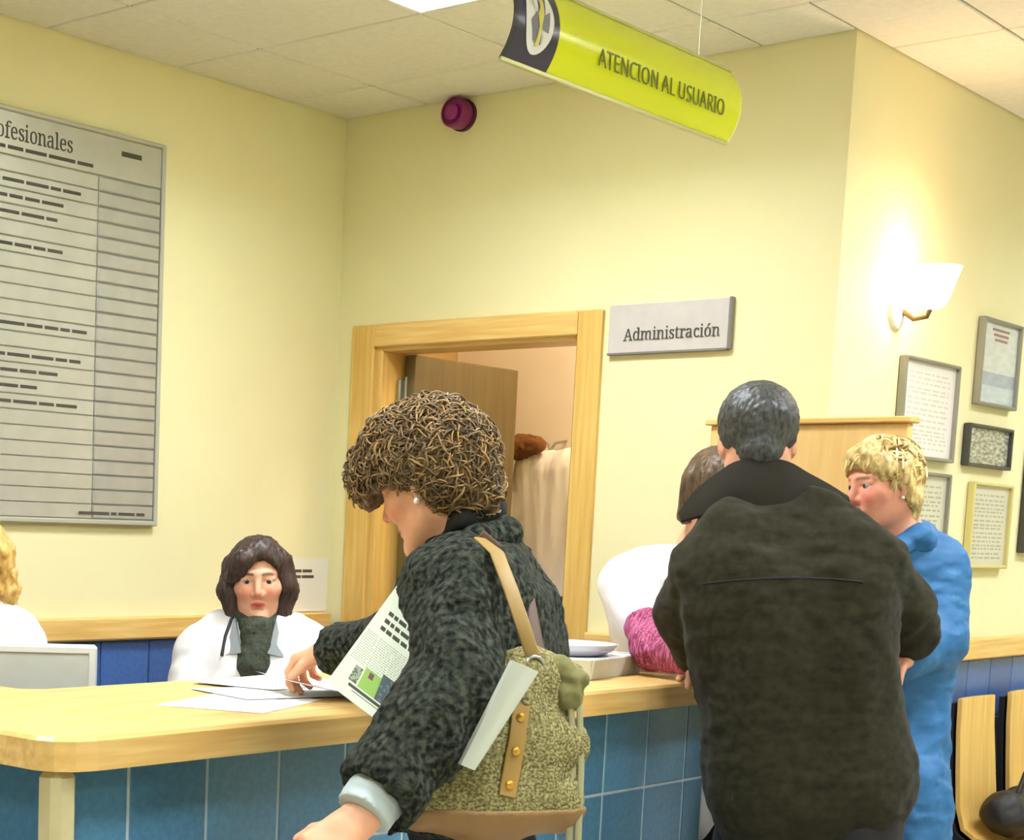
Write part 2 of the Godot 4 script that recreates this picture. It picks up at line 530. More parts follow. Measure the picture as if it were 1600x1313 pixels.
func build_room() -> void:
	var x0 := -1.25
	var x1 := 7.228
	var z1 := 2.07
	# floor and ceiling
	var g := G.new()
	g.span(Vector3(x0 - 0.12, -0.1, -4.0), Vector3(x1 + 0.12, 0, z1 + 0.12), 0.001)
	struct("floor", g, M.floor)
	g = G.new()
	g.span(Vector3(x0 - 0.12, CEIL + 0.18, -4.0), Vector3(x1 + 0.12, CEIL + 0.25, z1 + 0.12), 0.001)
	var ceil := struct("ceiling", g, M.ceil_bar)
	var cache := {}
	for a in 18:
		for b in range(-1, 10):
			var ax := 3.46 + 0.471 * (a - 10)
			var bx := ax + 0.471
			var az := maxf(-3.26 + 0.533 * b, ZB)
			var bz := -3.26 + 0.533 * (b + 1)
			var skip := false
			for l in PANELS:
				if l[0] > ax and l[0] < bx and l[1] > az and l[1] < bz: skip = true
			if skip: continue
			var rects := []
			if az >= ZR or bx <= XD: rects = [[ax, bx, az, bz]]
			else:
				if ax < XD: rects.append([ax, XD, az, minf(bz, ZR)])
				if bz > ZR: rects.append([ax, bx, maxf(az, ZR), bz])
			for q in rects:
				var sz := Vector3(q[1] - q[0] - 0.007, 0.014, q[3] - q[2] - 0.007)
				if sz.x < 0.03 or sz.z < 0.03: continue
				var key := "%.3f_%.3f" % [sz.x, sz.z]
				if not cache.has(key):
					var t := G.new()
					t.box(Vector3.ZERO, sz, 0.003)
					cache[key] = t.mesh()
				var o := obj("ceiling_tile", cache[key], M.ceil, ceil)
				o.position = Vector3((q[0] + q[1]) * 0.5, CEIL + 0.007, (q[2] + q[3]) * 0.5)
	# walls
	g = G.new()
	g.span(Vector3(x0 - 0.12, 0, ZB - 0.12), Vector3(XD + 0.06, CEIL + 0.18, ZB), 0.00001)
	var wb := struct("wall_back", g, M.wall)
	g = G.new()   # with the door opening
	g.span(Vector3(XD, 0, ZB - 0.12), Vector3(XD + 0.12, CEIL + 0.18, -3.425), 0.00001)
	g.span(Vector3(XD, 0, -2.668), Vector3(XD + 0.12, CEIL + 0.18, ZR), 0.00001)
	g.span(Vector3(XD, 2.012, -3.425), Vector3(XD + 0.12, CEIL + 0.18, -2.668), 0.00001)
	var wd := struct("wall_door_side", g, M.wall)
	g = G.new()
	g.span(Vector3(XD + 0.12, 0, ZR - 0.12), Vector3(x1 + 0.12, CEIL + 0.18, ZR), 0.00001)
	var wr := struct("wall_right", g, M.wall)
	g = G.new()
	g.span(Vector3(x1, 0, ZR), Vector3(x1 + 0.12, CEIL + 0.18, z1), 0.00001)
	struct("wall_far_right", g, M.wall)
	g = G.new()
	g.span(Vector3(x0 - 0.12, 0, ZB), Vector3(x0, CEIL + 0.18, z1), 0.00001)
	struct("wall_left", g, M.wall)
	g = G.new()
	g.span(Vector3(x0 - 0.12, 0, z1), Vector3(x1 + 0.12, CEIL + 0.18, z1 + 0.12), 0.00001)
	struct("wall_front", g, M.wall)
	# wainscot of blue tiles under a beech rail
	var rows := [0.002, 0.19, 0.374, 0.558, 0.742, 0.926, 1.110]
	tile_grid(wb, M.tile_blue, Vector3(0, 0, ZB), Vector3.RIGHT, Vector3.UP, steps(-1.246, XD - 0.002, 0.186), rows)
	tile_grid(wr, M.tile_blue, Vector3(0, 0, ZR), Vector3.RIGHT, Vector3.UP, steps(XD + 0.13, 7.22, 0.186), rows)
	tile_grid(wd, M.tile_blue, Vector3(XD, 0, 0), Vector3.BACK, Vector3.UP, steps(-2.60, ZR - 0.002, 0.186), rows)
	g = G.new()
	g.span(Vector3(x0, 1.112, ZB), Vector3(XD - 0.02, 1.176, ZB + 0.032), 0.005)
	struct("trim_1", g, M.beech_x)
	g = G.new()
	g.span(Vector3(XD - 0.03, 1.112, ZR), Vector3(x1, 1.176, ZR + 0.032), 0.005)
	struct("trim_2", g, M.beech_x)
	g = G.new()
	g.span(Vector3(XD - 0.032, 1.112, -2.606), Vector3(XD, 1.176, ZR - 0.001), 0.005)
	struct("trim_3", g, M.beech_z)
	# door lining and casing
	g = G.new()
	g.span(Vector3(XD - 0.018, 0, -3.508), Vector3(XD + 0.002, 2.068, -3.418), 0.004)
	g.span(Vector3(XD - 0.018, 0, -2.690), Vector3(XD + 0.002, 2.068, -2.612), 0.004)
	g.span(Vector3(XD - 0.003, 0, -3.424), Vector3(XD + 0.125, 2.01, -3.394), 0.003)
	g.span(Vector3(XD - 0.003, 0, -2.70), Vector3(XD + 0.125, 2.01, -2.669), 0.003)
	struct("trim_4", g, M.beech_y)
	g = G.new()
	g.span(Vector3(XD - 0.020, 2.000, -3.4175), Vector3(XD + 0.002, 2.069, -2.6905), 0.004)
	g.span(Vector3(XD - 0.003, 1.988, -3.394), Vector3(XD + 0.125, 2.011, -2.70), 0.003)
	struct("trim_5", g, M.beech_z)
	# open leaf, swung into the office
	var d := G.new()
	d.span(Vector3(XD + 0.1, 0.012, -3.432 + 0.045), Vector3(XD + 0.1 + 0.565, 1.985, -3.432 + 0.085), 0.004)
	var leaf := struct("door_1", d, M.leaf)
	g = G.new()
	g.box(Vector3(XD + 0.61, 1.02, -3.343), Vector3(0.04, 0.2, 0.008), 0.002)
	g.tube([Vector3(XD + 0.61, 1.05, -3.34), Vector3(XD + 0.61, 1.05, -3.30), Vector3(XD + 0.51, 1.05, -3.295)], [0.009], 8)
	obj("door_handle", g, M.metal, leaf)
	g = G.new()
	g.box(Vector3(XD + 0.085, 1.868, -3.386), Vector3(0.028, 0.085, 0.012), 0.004)
	g.lathe([Vector2(0, -0.05), Vector2(0.007, -0.05), Vector2(0.007, 0.05), Vector2(0, 0.05)], Vector3(XD + 0.102, 1.868, -3.380), Vector3.UP, 12)
	obj("hinge", g, M.metal, leaf)

# ------------------------------------------------------------------ reception counter
func build_counter() -> void:
	var t := thing("reception_counter", "long L-shaped reception counter faced with teal tiles under a beech top", "counter", Vector3(1.66, 0, -1.926))
	var o := Vector3(1.66, 0, -1.926)
	var poly := PackedVector2Array()
	for q in [[1.735, -1.926], [3.77, -1.926], [3.77, -2.53], [2.13, -2.53], [2.10, -2.56], [2.10, -3.30], [1.655, -3.30], [1.660, -1.985], [1.672, -1.954], [1.698, -1.934]]:
		poly.append(Vector2(q[0] - o.x, q[1] - o.z))
	# top: slab with an eased upper edge
	var g := G.new()
	var inner := Geometry2D.offset_polygon(poly, -0.006)[0]
	slab(g, poly, CT - 0.052, CT - 0.006)
	slab(g, inner, CT - 0.03, CT)
	bevel_ring(g, poly, inner, CT - 0.006, CT)
	obj("worktop", g, M.beech_x, t)
	# carcass
	g = G.new()
	g.span(Vector3(1.715, 0, -1.99) - o, Vector3(3.755, CT - 0.052, -2.02) - o, 0.002)
	g.span(Vector3(1.715, 0, -1.992) - o, Vector3(1.745, CT - 0.052, -3.28) - o, 0.002)
	g.span(Vector3(3.725, 0, -2.0) - o, Vector3(3.755, CT - 0.052, -2.5) - o, 0.002)
	obj("carcass", g, M.grout, t)
	g = G.new()
	g.box(Vector3(1.700, (CT - 0.052) * 0.5, -1.978) - o, Vector3(0.05, CT - 0.052, 0.05), 0.012)
	obj("corner_post", g, M.post, t)
	var rows := [0.005, 0.147, 0.329, 0.511, 0.693, 0.877, 1.064]
	var xs := [1.727]
	var x := 1.86
	while x < 3.67:
		xs.append(x)
		x += 0.18
	xs.append(3.755)
	var xr := []
	for q in xs: xr.append(q - o.x)
	tile_grid(t, M.tile_teal, Vector3(0, 0, -1.9922 - o.z), Vector3.RIGHT, Vector3.UP, xr, rows, 0.006, 0.004)
	var zs := [-3.28 - o.z]
	for k in 7: zs.append(-3.08 + 0.18 * k - o.z)
	zs.append(-2.005 - o.z)
	tile_grid(t, M.tile_teal, Vector3(1.7172 - o.x, 0, 0), Vector3.BACK, Vector3.UP, zs, rows, 0.006, 0.004)
	# shelf-height desk for the staff behind the counter
	var s := thing("work_desk", "low beech work desk running along behind the counter", "desk", Vector3(2.9, 0, -2.75))
	g = G.new()
	g.span(Vector3(-0.70, 0.71, -0.115), Vector3(0.74, 0.74, 0.20), 0.004)
	obj("desk_top", g, M.beech_x, s)
	for k in [[-0.66, -0.09], [-0.66, 0.17], [0.70, -0.09], [0.70, 0.17]]:
		g = G.new()
		g.box(Vector3(k[0], 0.355, k[1]), Vector3(0.04, 0.71, 0.04), 0.004)
		obj("leg", g, M.metal, s)

func slab(g: G, poly: PackedVector2Array, y0: float, y1: float) -> void:
	var idx := Geometry2D.triangulate_polygon(poly)
	for s in 2:
		var y := y0 if s == 0 else y1
		for k in range(0, idx.size(), 3):
			g.tri(Vector3(poly[idx[k]].x, y, poly[idx[k]].y), Vector3(poly[idx[k + 1]].x, y, poly[idx[k + 1]].y), Vector3(poly[idx[k + 2]].x, y, poly[idx[k + 2]].y), Vector3.DOWN if s == 0 else Vector3.UP)
	var area := 0.0
	for k in poly.size(): area += poly[k].cross(poly[(k + 1) % poly.size()])
	var sg := 1.0 if area > 0 else -1.0
	for k in poly.size():
		var p := poly[k]
		var q := poly[(k + 1) % poly.size()]
		var e := q - p
		g.quad(Vector3(p.x, y0, p.y), Vector3(q.x, y0, q.y), Vector3(q.x, y1, q.y), Vector3(p.x, y1, p.y), Vector3(e.y, 0, -e.x).normalized() * sg)

func bevel_ring(g: G, a: PackedVector2Array, b: PackedVector2Array, ya: float, yb: float) -> void:
	for k in a.size():
		var p := a[k]
		var q := a[(k + 1) % a.size()]
		var p2 := near(b, p)
		var q2 := near(b, q)
		var out := Vector3(p.x + q.x - p2.x - q2.x, 0, p.y + q.y - p2.y - q2.y).normalized()
		g.quad(Vector3(p.x, ya, p.y), Vector3(q.x, ya, q.y), Vector3(q2.x, yb, q2.y), Vector3(p2.x, yb, p2.y), (out + Vector3.UP).normalized())

func near(poly: PackedVector2Array, p: Vector2) -> Vector2:
	var best := poly[0]
	for q in poly:
		if q.distance_squared_to(p) < best.distance_squared_to(p): best = q
	return best

# ------------------------------------------------------------------ things on the walls and ceiling
func bars(g: G, x: float, y: float, z: float, widths: Array, hh: float, gap := 0.008) -> void:
	# illegible print: a line of word-length strokes, right-handed along x
	for w in widths:
		g.box(Vector3(x + w * 0.5, y, z), Vector3(w, hh, 0.001), 0.0002)
		x += w + gap

func build_wall_things() -> void:
	# directory board
	var bx0 := 2.25
	var bx1 := 3.410
	var by0 := 1.432
	var by1 := 2.480
	var t := thing("directory_board", "big grey slatted directory board of staff names on the yellow wall", "board", Vector3(bx0, by0, ZB))
	var w := bx1 - bx0
	var hh := by1 - by0
	var g := G.new()
	g.span(Vector3(0, 0, 0.002), Vector3(w, hh, 0.012), 0.001)
	obj("backing", g, M.board_frame, t)
	g = G.new()
	g.span(Vector3(w - 0.014, 0, 0.002), Vector3(w, hh, 0.024), 0.003)
	g.span(Vector3(0, 0, 0.002), Vector3(0.014, hh, 0.024), 0.003)
	g.span(Vector3(0.0142, hh - 0.012, 0.002), Vector3(w - 0.0142, hh, 0.024), 0.003)
	g.span(Vector3(0.0142, 0, 0.002), Vector3(w - 0.0142, 0.014, 0.024), 0.003)
	obj("frame", g, M.board_frame, t)
	var split := 3.165 - bx0
	g = G.new()
	g.span(Vector3(0.015, hh - 0.118, 0.0115), Vector3(w - 0.015, hh - 0.0125, 0.018), 0.001)
	obj("header_panel", g, M.slat[0], t)
	var rows := 23
	var y0 := 0.015
	var rh := (hh - 0.12 - y0) / rows
	var g1 := G.new()
	g1.span(Vector3(0.016, 0.001, 0), Vector3(split - 0.001, rh - 0.0012, 0.0065), 0.0018)
	var m1 := g1.mesh()
	var g2 := G.new()
	g2.span(Vector3(split + 0.001, 0.001, 0), Vector3(w - 0.016, rh - 0.0012, 0.0085), 0.0035)
	var m2 := g2.mesh()
	for k in rows:
		var s1 := obj("name_slat", m1, M.slat[0], t)
		s1.position = Vector3(0, y0 + k * rh, 0.0115)
		var s2 := obj("number_slat", m2, M.slat[1], t)
		s2.position = Vector3(0, y0 + k * rh, 0.0115)
	letters("Profesionales", 0.043, "Droid Serif", 400, M.ink, t, Vector3(3.072 - bx0, hh - 0.060, 0.0185), Basis.IDENTITY, "title_lettering", HORIZONTAL_ALIGNMENT_RIGHT, 0.84)
	g = G.new()
	bars(g, 3.245 - bx0, hh - 0.050, 0.0185, [0.074], 0.013)
	bars(g, 2.50 - bx0, hh - 0.100, 0.0185, [0.12, 0.16, 0.05, 0.05, 0.07, 0.09, 0.055], 0.009)
	var rng := RandomNumberGenerator.new()
	rng.seed = 5
	for q in [[21, 0.28], [20, 0.22], [19, 0.20], [17, 0.22], [12, 0.31], [10, 0.29], [9, 0.21], [8, 0.14], [7, 0.28]]:
		var yy: float = y0 + (q[0] + 0.5) * rh
		var ws := []
		var tot := 0.0
		while tot < 0.33 + q[1]:
			var ww := rng.randf_range(0.03, 0.085)
			ws.append(ww); tot += ww + 0.008
		bars(g, 2.83 + q[1] - tot - bx0, yy, 0.0185, ws, 0.0085)
	bars(g, 3.115 - bx0, y0 + 0.4 * rh, 0.0215, [0.11, 0.02, 0.06, 0.03], 0.008)
	obj("print", g, M.ink, t)
	# office sign beside the door
	t = thing("door_sign", "grey rectangular wall sign reading Administracion beside the door frame", "sign", Vector3(XD, 1.943, -2.590))
	g = G.new()
	g.span(Vector3(-0.014, 0, 0), Vector3(0, 0.132, 0.366), 0.002)
	obj("plate", g, M.sign_grey, t)
	g = G.new()
	g.span(Vector3(-0.018, 0, 0.360), Vector3(0, 0.134, 0.368), 0.001)
	g.span(Vector3(-0.018, -0.003, 0), Vector3(0, 0.003, 0.360), 0.001)
	obj("edge_strip", g, mat(rgb8(120, 116, 112), 0.5), t)
	letters("Administración", 0.034, "Droid Serif", 400, M.ink, t, Vector3(-0.016, 0.050, 0.338), Basis(Vector3.BACK, Vector3.UP, Vector3.LEFT), "lettering", HORIZONTAL_ALIGNMENT_RIGHT, 0.86)
	# alarm sounder under the ceiling
	t = thing("alarm_sounder", "round dark magenta alarm sounder high on the wall above the door", "alarm", Vector3(XD, 2.652, -3.128))
	g = G.new()
	g.lathe([Vector2(0, 0), Vector2(0.046, 0), Vector2(0.046, 0.012), Vector2(0, 0.012)], Vector3.ZERO, Vector3.LEFT, 32)
	obj("base", g, M.alarm_dark, t)
	g = G.new()
	g.lathe([Vector2(0.042, 0.012), Vector2(0.044, 0.030), Vector2(0.042, 0.056), Vector2(0.036, 0.060), Vector2(0.033, 0.054), Vector2(0.012, 0.050), Vector2(0, 0.050)], Vector3.ZERO, Vector3.LEFT, 32)
	obj("horn", g, M.alarm_red, t)
	g = G.new()
	g.lathe([Vector2(0.024, 0.05), Vector2(0.022, 0.062), Vector2(0.014, 0.066), Vector2(0, 0.067)], Vector3.ZERO, Vector3.LEFT, 28)
	obj("dome", g, mat(rgb8(142, 26, 116), 0.25), t)
	# hanging sign: a bowed lime board on wires
	var sx0 := 2.742
	var sx1 := 3.622
	var zc := -1.965
	t = thing("hanging_sign", "lime green bowed sign hanging from the ceiling with a navy end and oval emblem", "sign", Vector3(sx0, 2.33, zc))
	var prof := []
	for k in 13:
		var a := -1.0 + k / 6.0
		prof.append(Vector2(0.030 * (1.0 - a * a), 0.078 + a * 0.078))
	bowed(t, "panel", prof, 0.150, sx1 - sx0, M.lime)
	bowed(t, "navy_end", prof, 0.012, 0.150, M.navy)
	bowed(t, "end_rim", prof, 0.0, 0.012, mat(rgb8(34, 34, 38), 0.4))
	bowed(t, "end_rim", prof, sx1 - sx0, sx1 - sx0 + 0.006, mat(rgb8(226, 232, 150), 0.4))
	g = G.new()
	g.span(Vector3(0, -0.005, -0.006), Vector3(sx1 - sx0, 0.003, 0.004), 0.001)
	g.span(Vector3(0, 0.153, -0.006), Vector3(sx1 - sx0, 0.160, 0.004), 0.001)
	obj("rail", g, mat(rgb8(190, 192, 130), 0.35, 0.3), t)
	letters("ATENCION AL USUARIO", 0.036, "Droid Sans", 400, M.sign_ink, t, Vector3(0.290, 0.058, 0.0305), Basis.IDENTITY, "lettering", HORIZONTAL_ALIGNMENT_LEFT, 1.02)
	emblem(t, Vector3(0.081, 0.086, 0.0))
	for xx in [0.12, 0.735]:
		g = G.new()
		g.tube([Vector3(xx, 0.158, 0), Vector3(xx, CEIL - 2.33, 0)], [0.0012], 6)
		obj("wire", g, M.white_metal, t)
	# wall lamp
	t = thing("wall_lamp", "lit white glass wall lamp above the framed notices", "lamp", Vector3(4.555, 2.095, ZR))
	g = G.new()
	g.lathe([Vector2(0, 0), Vector2(0.05, 0), Vector2(0.048, 0.012), Vector2(0.03, 0.02), Vector2(0, 0.022)], Vector3(0, -0.03, 0), Vector3.BACK, 24)
	obj("mount", g, M.white_metal, t)
	g = G.new()
	g.tube([Vector3(0, -0.03, 0.015), Vector3(0, -0.055, 0.05), Vector3(0, -0.05, 0.085), Vector3(0, -0.03, 0.092)], [0.007], 8)
	obj("arm", g, mat(rgb8(120, 100, 70), 0.35, 0.7), t)
	g = G.new()
	g.lathe([Vector2(0, -0.034), Vector2(0.02, -0.033), Vector2(0.036, -0.024), Vector2(0.048, 0.0), Vector2(0.058, 0.035), Vector2(0.072, 0.075), Vector2(0.068, 0.076), Vector2(0.054, 0.036), Vector2(0.042, 0.0), Vector2(0.02, -0.026), Vector2(0, -0.028)], Vector3(0, 0, 0.092), Vector3.UP, 32)
	var sm := mat(rgb8(255, 250, 238), 0.4)
	sm.emission_enabled = true
	sm.emission = rgb8(255, 244, 220)
	sm.emission_energy_multiplier = 1.3
	obj("shade", g, sm, t)
	var l := OmniLight3D.new()
	l.light_energy = 0.14
	l.light_color = rgb8(255, 210, 172)
	l.light_size = 0.04
	l.omni_range = 12.0
	l.shadow_enabled = true
	l.position = Vector3(0, 0.03, 0.092)
	t.add_child(l)
	build_frames()

func bowed(parent: Node, called: String, prof: Array, xa: float, xb: float, m: Material) -> void:
	var g := G.new()
	for k in prof.size() - 1:
		var p: Vector2 = prof[k]
		var q: Vector2 = prof[k + 1]
		var n1 := Vector3(0, -(0.0), 1)
		var na := Vector3(0, (p.y - 0.078) * 0.78, 0.078).normalized()
		var nb := Vector3(0, (q.y - 0.078) * 0.78, 0.078).normalized()
		var a := g.vert(Vector3(xa, p.y, p.x), na); var b := g.vert(Vector3(xb, p.y, p.x), na)
		var c := g.vert(Vector3(xb, q.y, q.x), nb); var d := g.vert(Vector3(xa, q.y, q.x), nb)
		g.tri_i(a, b, c); g.tri_i(a, c, d)
		# back face, a few millimetres behind
		g.quad(Vector3(xa, p.y, p.x - 0.004), Vector3(xb, p.y, p.x - 0.004), Vector3(xb, q.y, q.x - 0.004), Vector3(xa, q.y, q.x - 0.004), -na)
		for e in [[xa, Vector3.LEFT], [xb, Vector3.RIGHT]]:
			g.quad(Vector3(e[0], p.y, p.x), Vector3(e[0], q.y, q.x), Vector3(e[0], q.y, q.x - 0.004), Vector3(e[0], p.y, p.x - 0.004), e[1])
	obj(called, g, m, parent)

func bow_z(y: float) -> float:
	var a := (y - 0.078) / 0.078
	return 0.030 * (1.0 - a * a)

func emblem(parent: Node, at: Vector3) -> void:
	# oval ring with an upright yellow staff and grey leaves, laid on the bowed face
	var ring := PackedVector2Array()
	for k in 40:
		ring.append(Vector2(cos(TAU * k / 40), sin(TAU * k / 40)))
	var layers := [["emblem_oval", ring, Vector2(0.047, 0.066), Vector2.ZERO, 0.0012, M.logo_white]]
	layers.append(["emblem_field", PackedVector2Array([Vector2(-0.8, 0.7), Vector2(-0.3, 0.15), Vector2(-0.75, -0.2), Vector2(-0.35, -0.75), Vector2(0.3, -0.8), Vector2(0.15, -0.35), Vector2(0.72, -0.4), Vector2(0.78, 0.25), Vector2(0.35, 0.1), Vector2(0.6, 0.72), Vector2(0.1, 0.45)]), Vector2(0.041, 0.060), Vector2.ZERO, 0.0022, M.logo_grey])
	layers.append(["emblem_staff", PackedVector2Array([Vector2(-0.12, -0.9), Vector2(0.14, -0.86), Vector2(0.1, -0.2), Vector2(0.22, 0.1), Vector2(0.30, 0.85), Vector2(0.05, 0.95), Vector2(-0.02, 0.3), Vector2(-0.22, 0.05), Vector2(-0.08, -0.3)]), Vector2(0.046, 0.060), Vector2.ZERO, 0.0032, M.logo_yellow])
	layers.append(["emblem_leaf", PackedVector2Array([Vector2(-0.55, 0.75), Vector2(-0.2, 0.55), Vector2(-0.28, 0.1), Vector2(-0.6, 0.3)]), Vector2(0.040, 0.060), Vector2.ZERO, 0.0030, M.logo_white])
	layers.append(["emblem_leaf", PackedVector2Array([Vector2(0.3, -0.45), Vector2(0.75, -0.42), Vector2(0.55, -0.75), Vector2(0.28, -0.8)]), Vector2(0.043, 0.060), Vector2.ZERO, 0.0030, M.logo_white])
	for L in layers:
		var g := G.new()
		var poly: PackedVector2Array = L[1]
		# subdivide into horizontal strips so that the shape follows the bow
		var strips := 14
		for s in strips:
			var ya := -1.0 + 2.0 * s / strips
			var yb := ya + 2.0 / strips
			var box := PackedVector2Array([Vector2(-2, ya), Vector2(2, ya), Vector2(2, yb), Vector2(-2, yb)])
			for piece in Geometry2D.intersect_polygons(poly, box):
				var idx := Geometry2D.triangulate_polygon(piece)
				for k in range(0, idx.size(), 3):
					var q := []
					for m in 3:
						var p: Vector2 = piece[idx[k + m]] * L[2]
						q.append(Vector3(at.x + p.x, at.y + p.y, bow_z(at.y + p.y) + L[4]))
					g.tri(q[0], q[1], q[2], Vector3(0, (at.y - 0.078) * 0.0, 1).normalized())
		obj(L[0], g, L[5], parent)

func picture_tex(kind: int) -> ImageTexture:
	# flat print behind the glass of a framed notice
	var im := Image.create(96, 96, false, Image.FORMAT_RGB8)
	var n := FastNoiseLite.new()
	n.seed = 40 + kind
	n.frequency = 0.06
	var rng := RandomNumberGenerator.new()
	rng.seed = 90 + kind
	if kind == 1:
		for y in 96:
			for x in 96:
				var v := n.get_noise_2d(x * 0.6, y * 1.6) * 0.07
				var c := Color(0.80, 0.83, 0.82)
				if y > 58: c = Color(0.60, 0.65, 0.72)
				if y > 74: c = Color(0.72, 0.78, 0.82)
				im.set_pixel(x, y, Color(c.r + v, c.g + v, c.b + v))
		for k in 3: im.fill_rect(Rect2i(26 + k * 4, 6 + k * 6, 46 - k * 6, 3), Color(0.50, 0.34, 0.36))
	elif kind == 2:
		for y in 96:
			for x in 96:
				var v := n.get_noise_2d(x * 1.5, y * 1.5) * 0.45
				im.set_pixel(x, y, Color(0.56 + v, 0.57 + v, 0.51 + v))
	else:
		im.fill(Color(0.90, 0.89, 0.88) if kind == 0 else Color(0.78, 0.78, 0.70))
		var y := 10
		while y < 88:
			var x := 10
			while x < 84:
				var w := rng.randi_range(4, 14)
				im.fill_rect(Rect2i(x, y, mini(w, 86 - x), 2), Color(0.78, 0.77, 0.75) if kind == 0 else Color(0.60, 0.60, 0.54))
				x += w + 3
			y += rng.randi_range(4, 6)
	return ImageTexture.create_from_image(im)

func framed(called: String, label: String, x0: float, x1: float, y0: float, y1: float, kind: int, frame_mat: Material) -> void:
	var t := thing(called, label, "picture", Vector3((x0 + x1) * 0.5, y0, ZR))
	var w := x1 - x0
	var h := y1 - y0
	var g := G.new()
	var e := 0.010
	g.span(Vector3(-w / 2, 0, 0.001), Vector3(-w / 2 + e, h, 0.024), 0.003)
	g.span(Vector3(w / 2 - e, 0, 0.001), Vector3(w / 2, h, 0.024), 0.003)
	g.span(Vector3(-w / 2 + e, 0, 0.001), Vector3(w / 2 - e, e, 0.024), 0.003)
	g.span(Vector3(-w / 2 + e, h - e, 0.001), Vector3(w / 2 - e, h, 0.024), 0.003)
	obj("frame", g, frame_mat, t)
	g = G.new()
	g.quad(Vector3(-w / 2 + e, e, 0.012), Vector3(w / 2 - e, e, 0.012), Vector3(w / 2 - e, h - e, 0.012), Vector3(-w / 2 + e, h - e, 0.012), Vector3.BACK)
	g.quad(Vector3(-w / 2 + e, e, 0.002), Vector3(w / 2 - e, e, 0.002), Vector3(w / 2 - e, h - e, 0.002), Vector3(-w / 2 + e, h - e, 0.002), Vector3.FORWARD)
	var m := mat(Color(1, 1, 1), 0.7)
	m.albedo_texture = picture_tex(kind)
	m.clearcoat_enabled = true
	m.clearcoat = 1.0
	m.clearcoat_roughness = 0.06
	obj("print", g, m, t)

func build_frames() -> void:
	var steel := mat(rgb8(150, 150, 142), 0.35, 0.6)
	var dark := mat(rgb8(70, 70, 66), 0.4, 0.3)
	var gold := mat(rgb8(206, 196, 128), 0.45)
	framed("framed_notice", "white framed notice with a glare under the wall lamp", 4.600, 4.980, 1.684, 1.955, 0, steel)
	framed("framed_photo", "steel framed pale blue poster with a dark red heading", 5.130, 5.437, 1.862, 2.113, 1, steel)
	framed("framed_photo", "small dark edged frame with a grey crowd photograph", 5.085, 5.432, 1.683, 1.806, 2, dark)
	framed("framed_notice", "grey text sheet in a thin yellowish frame", 5.155, 5.473, 1.386, 1.640, 3, gold)
	framed("framed_notice", "pale text sheet in a steel frame directly below the white framed notice", 4.620, 4.978, 1.380, 1.652, 3, steel)
	framed("framed_photo", "dark framed brownish photograph at the end of the wall of notices", 5.60, 6.02, 1.435, 1.83, 2, dark)
	# paper notice beside the door, low on the directory wall
	var t := thing("paper_notice", "small paper notice with two bold lines taped beside the door frame", "notice", Vector3(3.985, 1.178, ZB))
	var g := G.new()
	g.span(Vector3(0, 0, 0.001), Vector3(0.20, 0.168, 0.003), 0.0003)
	obj("sheet", g, mat(rgb8(240, 236, 222), 0.8), t)
	g = G.new()
	bars(g, 0.012, 0.128, 0.0033, [0.062, 0.044], 0.009, 0.006)
	bars(g, 0.022, 0.110, 0.0033, [0.05, 0.056], 0.009, 0.005)
	g.box(Vector3(0.012, 0.110, 0.0033), Vector3(0.008, 0.009, 0.001), 0.0002)
	g.tube([Vector3(0.030, 0.075, 0.0033), Vector3(0.029, 0.035, 0.0033), Vector3(0.040, 0.012, 0.0033), Vector3(0.050, 0.035, 0.0033), Vector3(0.049, 0.06, 0.0033)], [0.005], 6, true, 0.15, Vector3.BACK)
	g.box(Vector3(0.041, 0.08, 0.0033), Vector3(0.026, 0.012, 0.001), 0.0002)
	obj("print", g, mat(rgb8(86, 76, 62), 0.8), t)

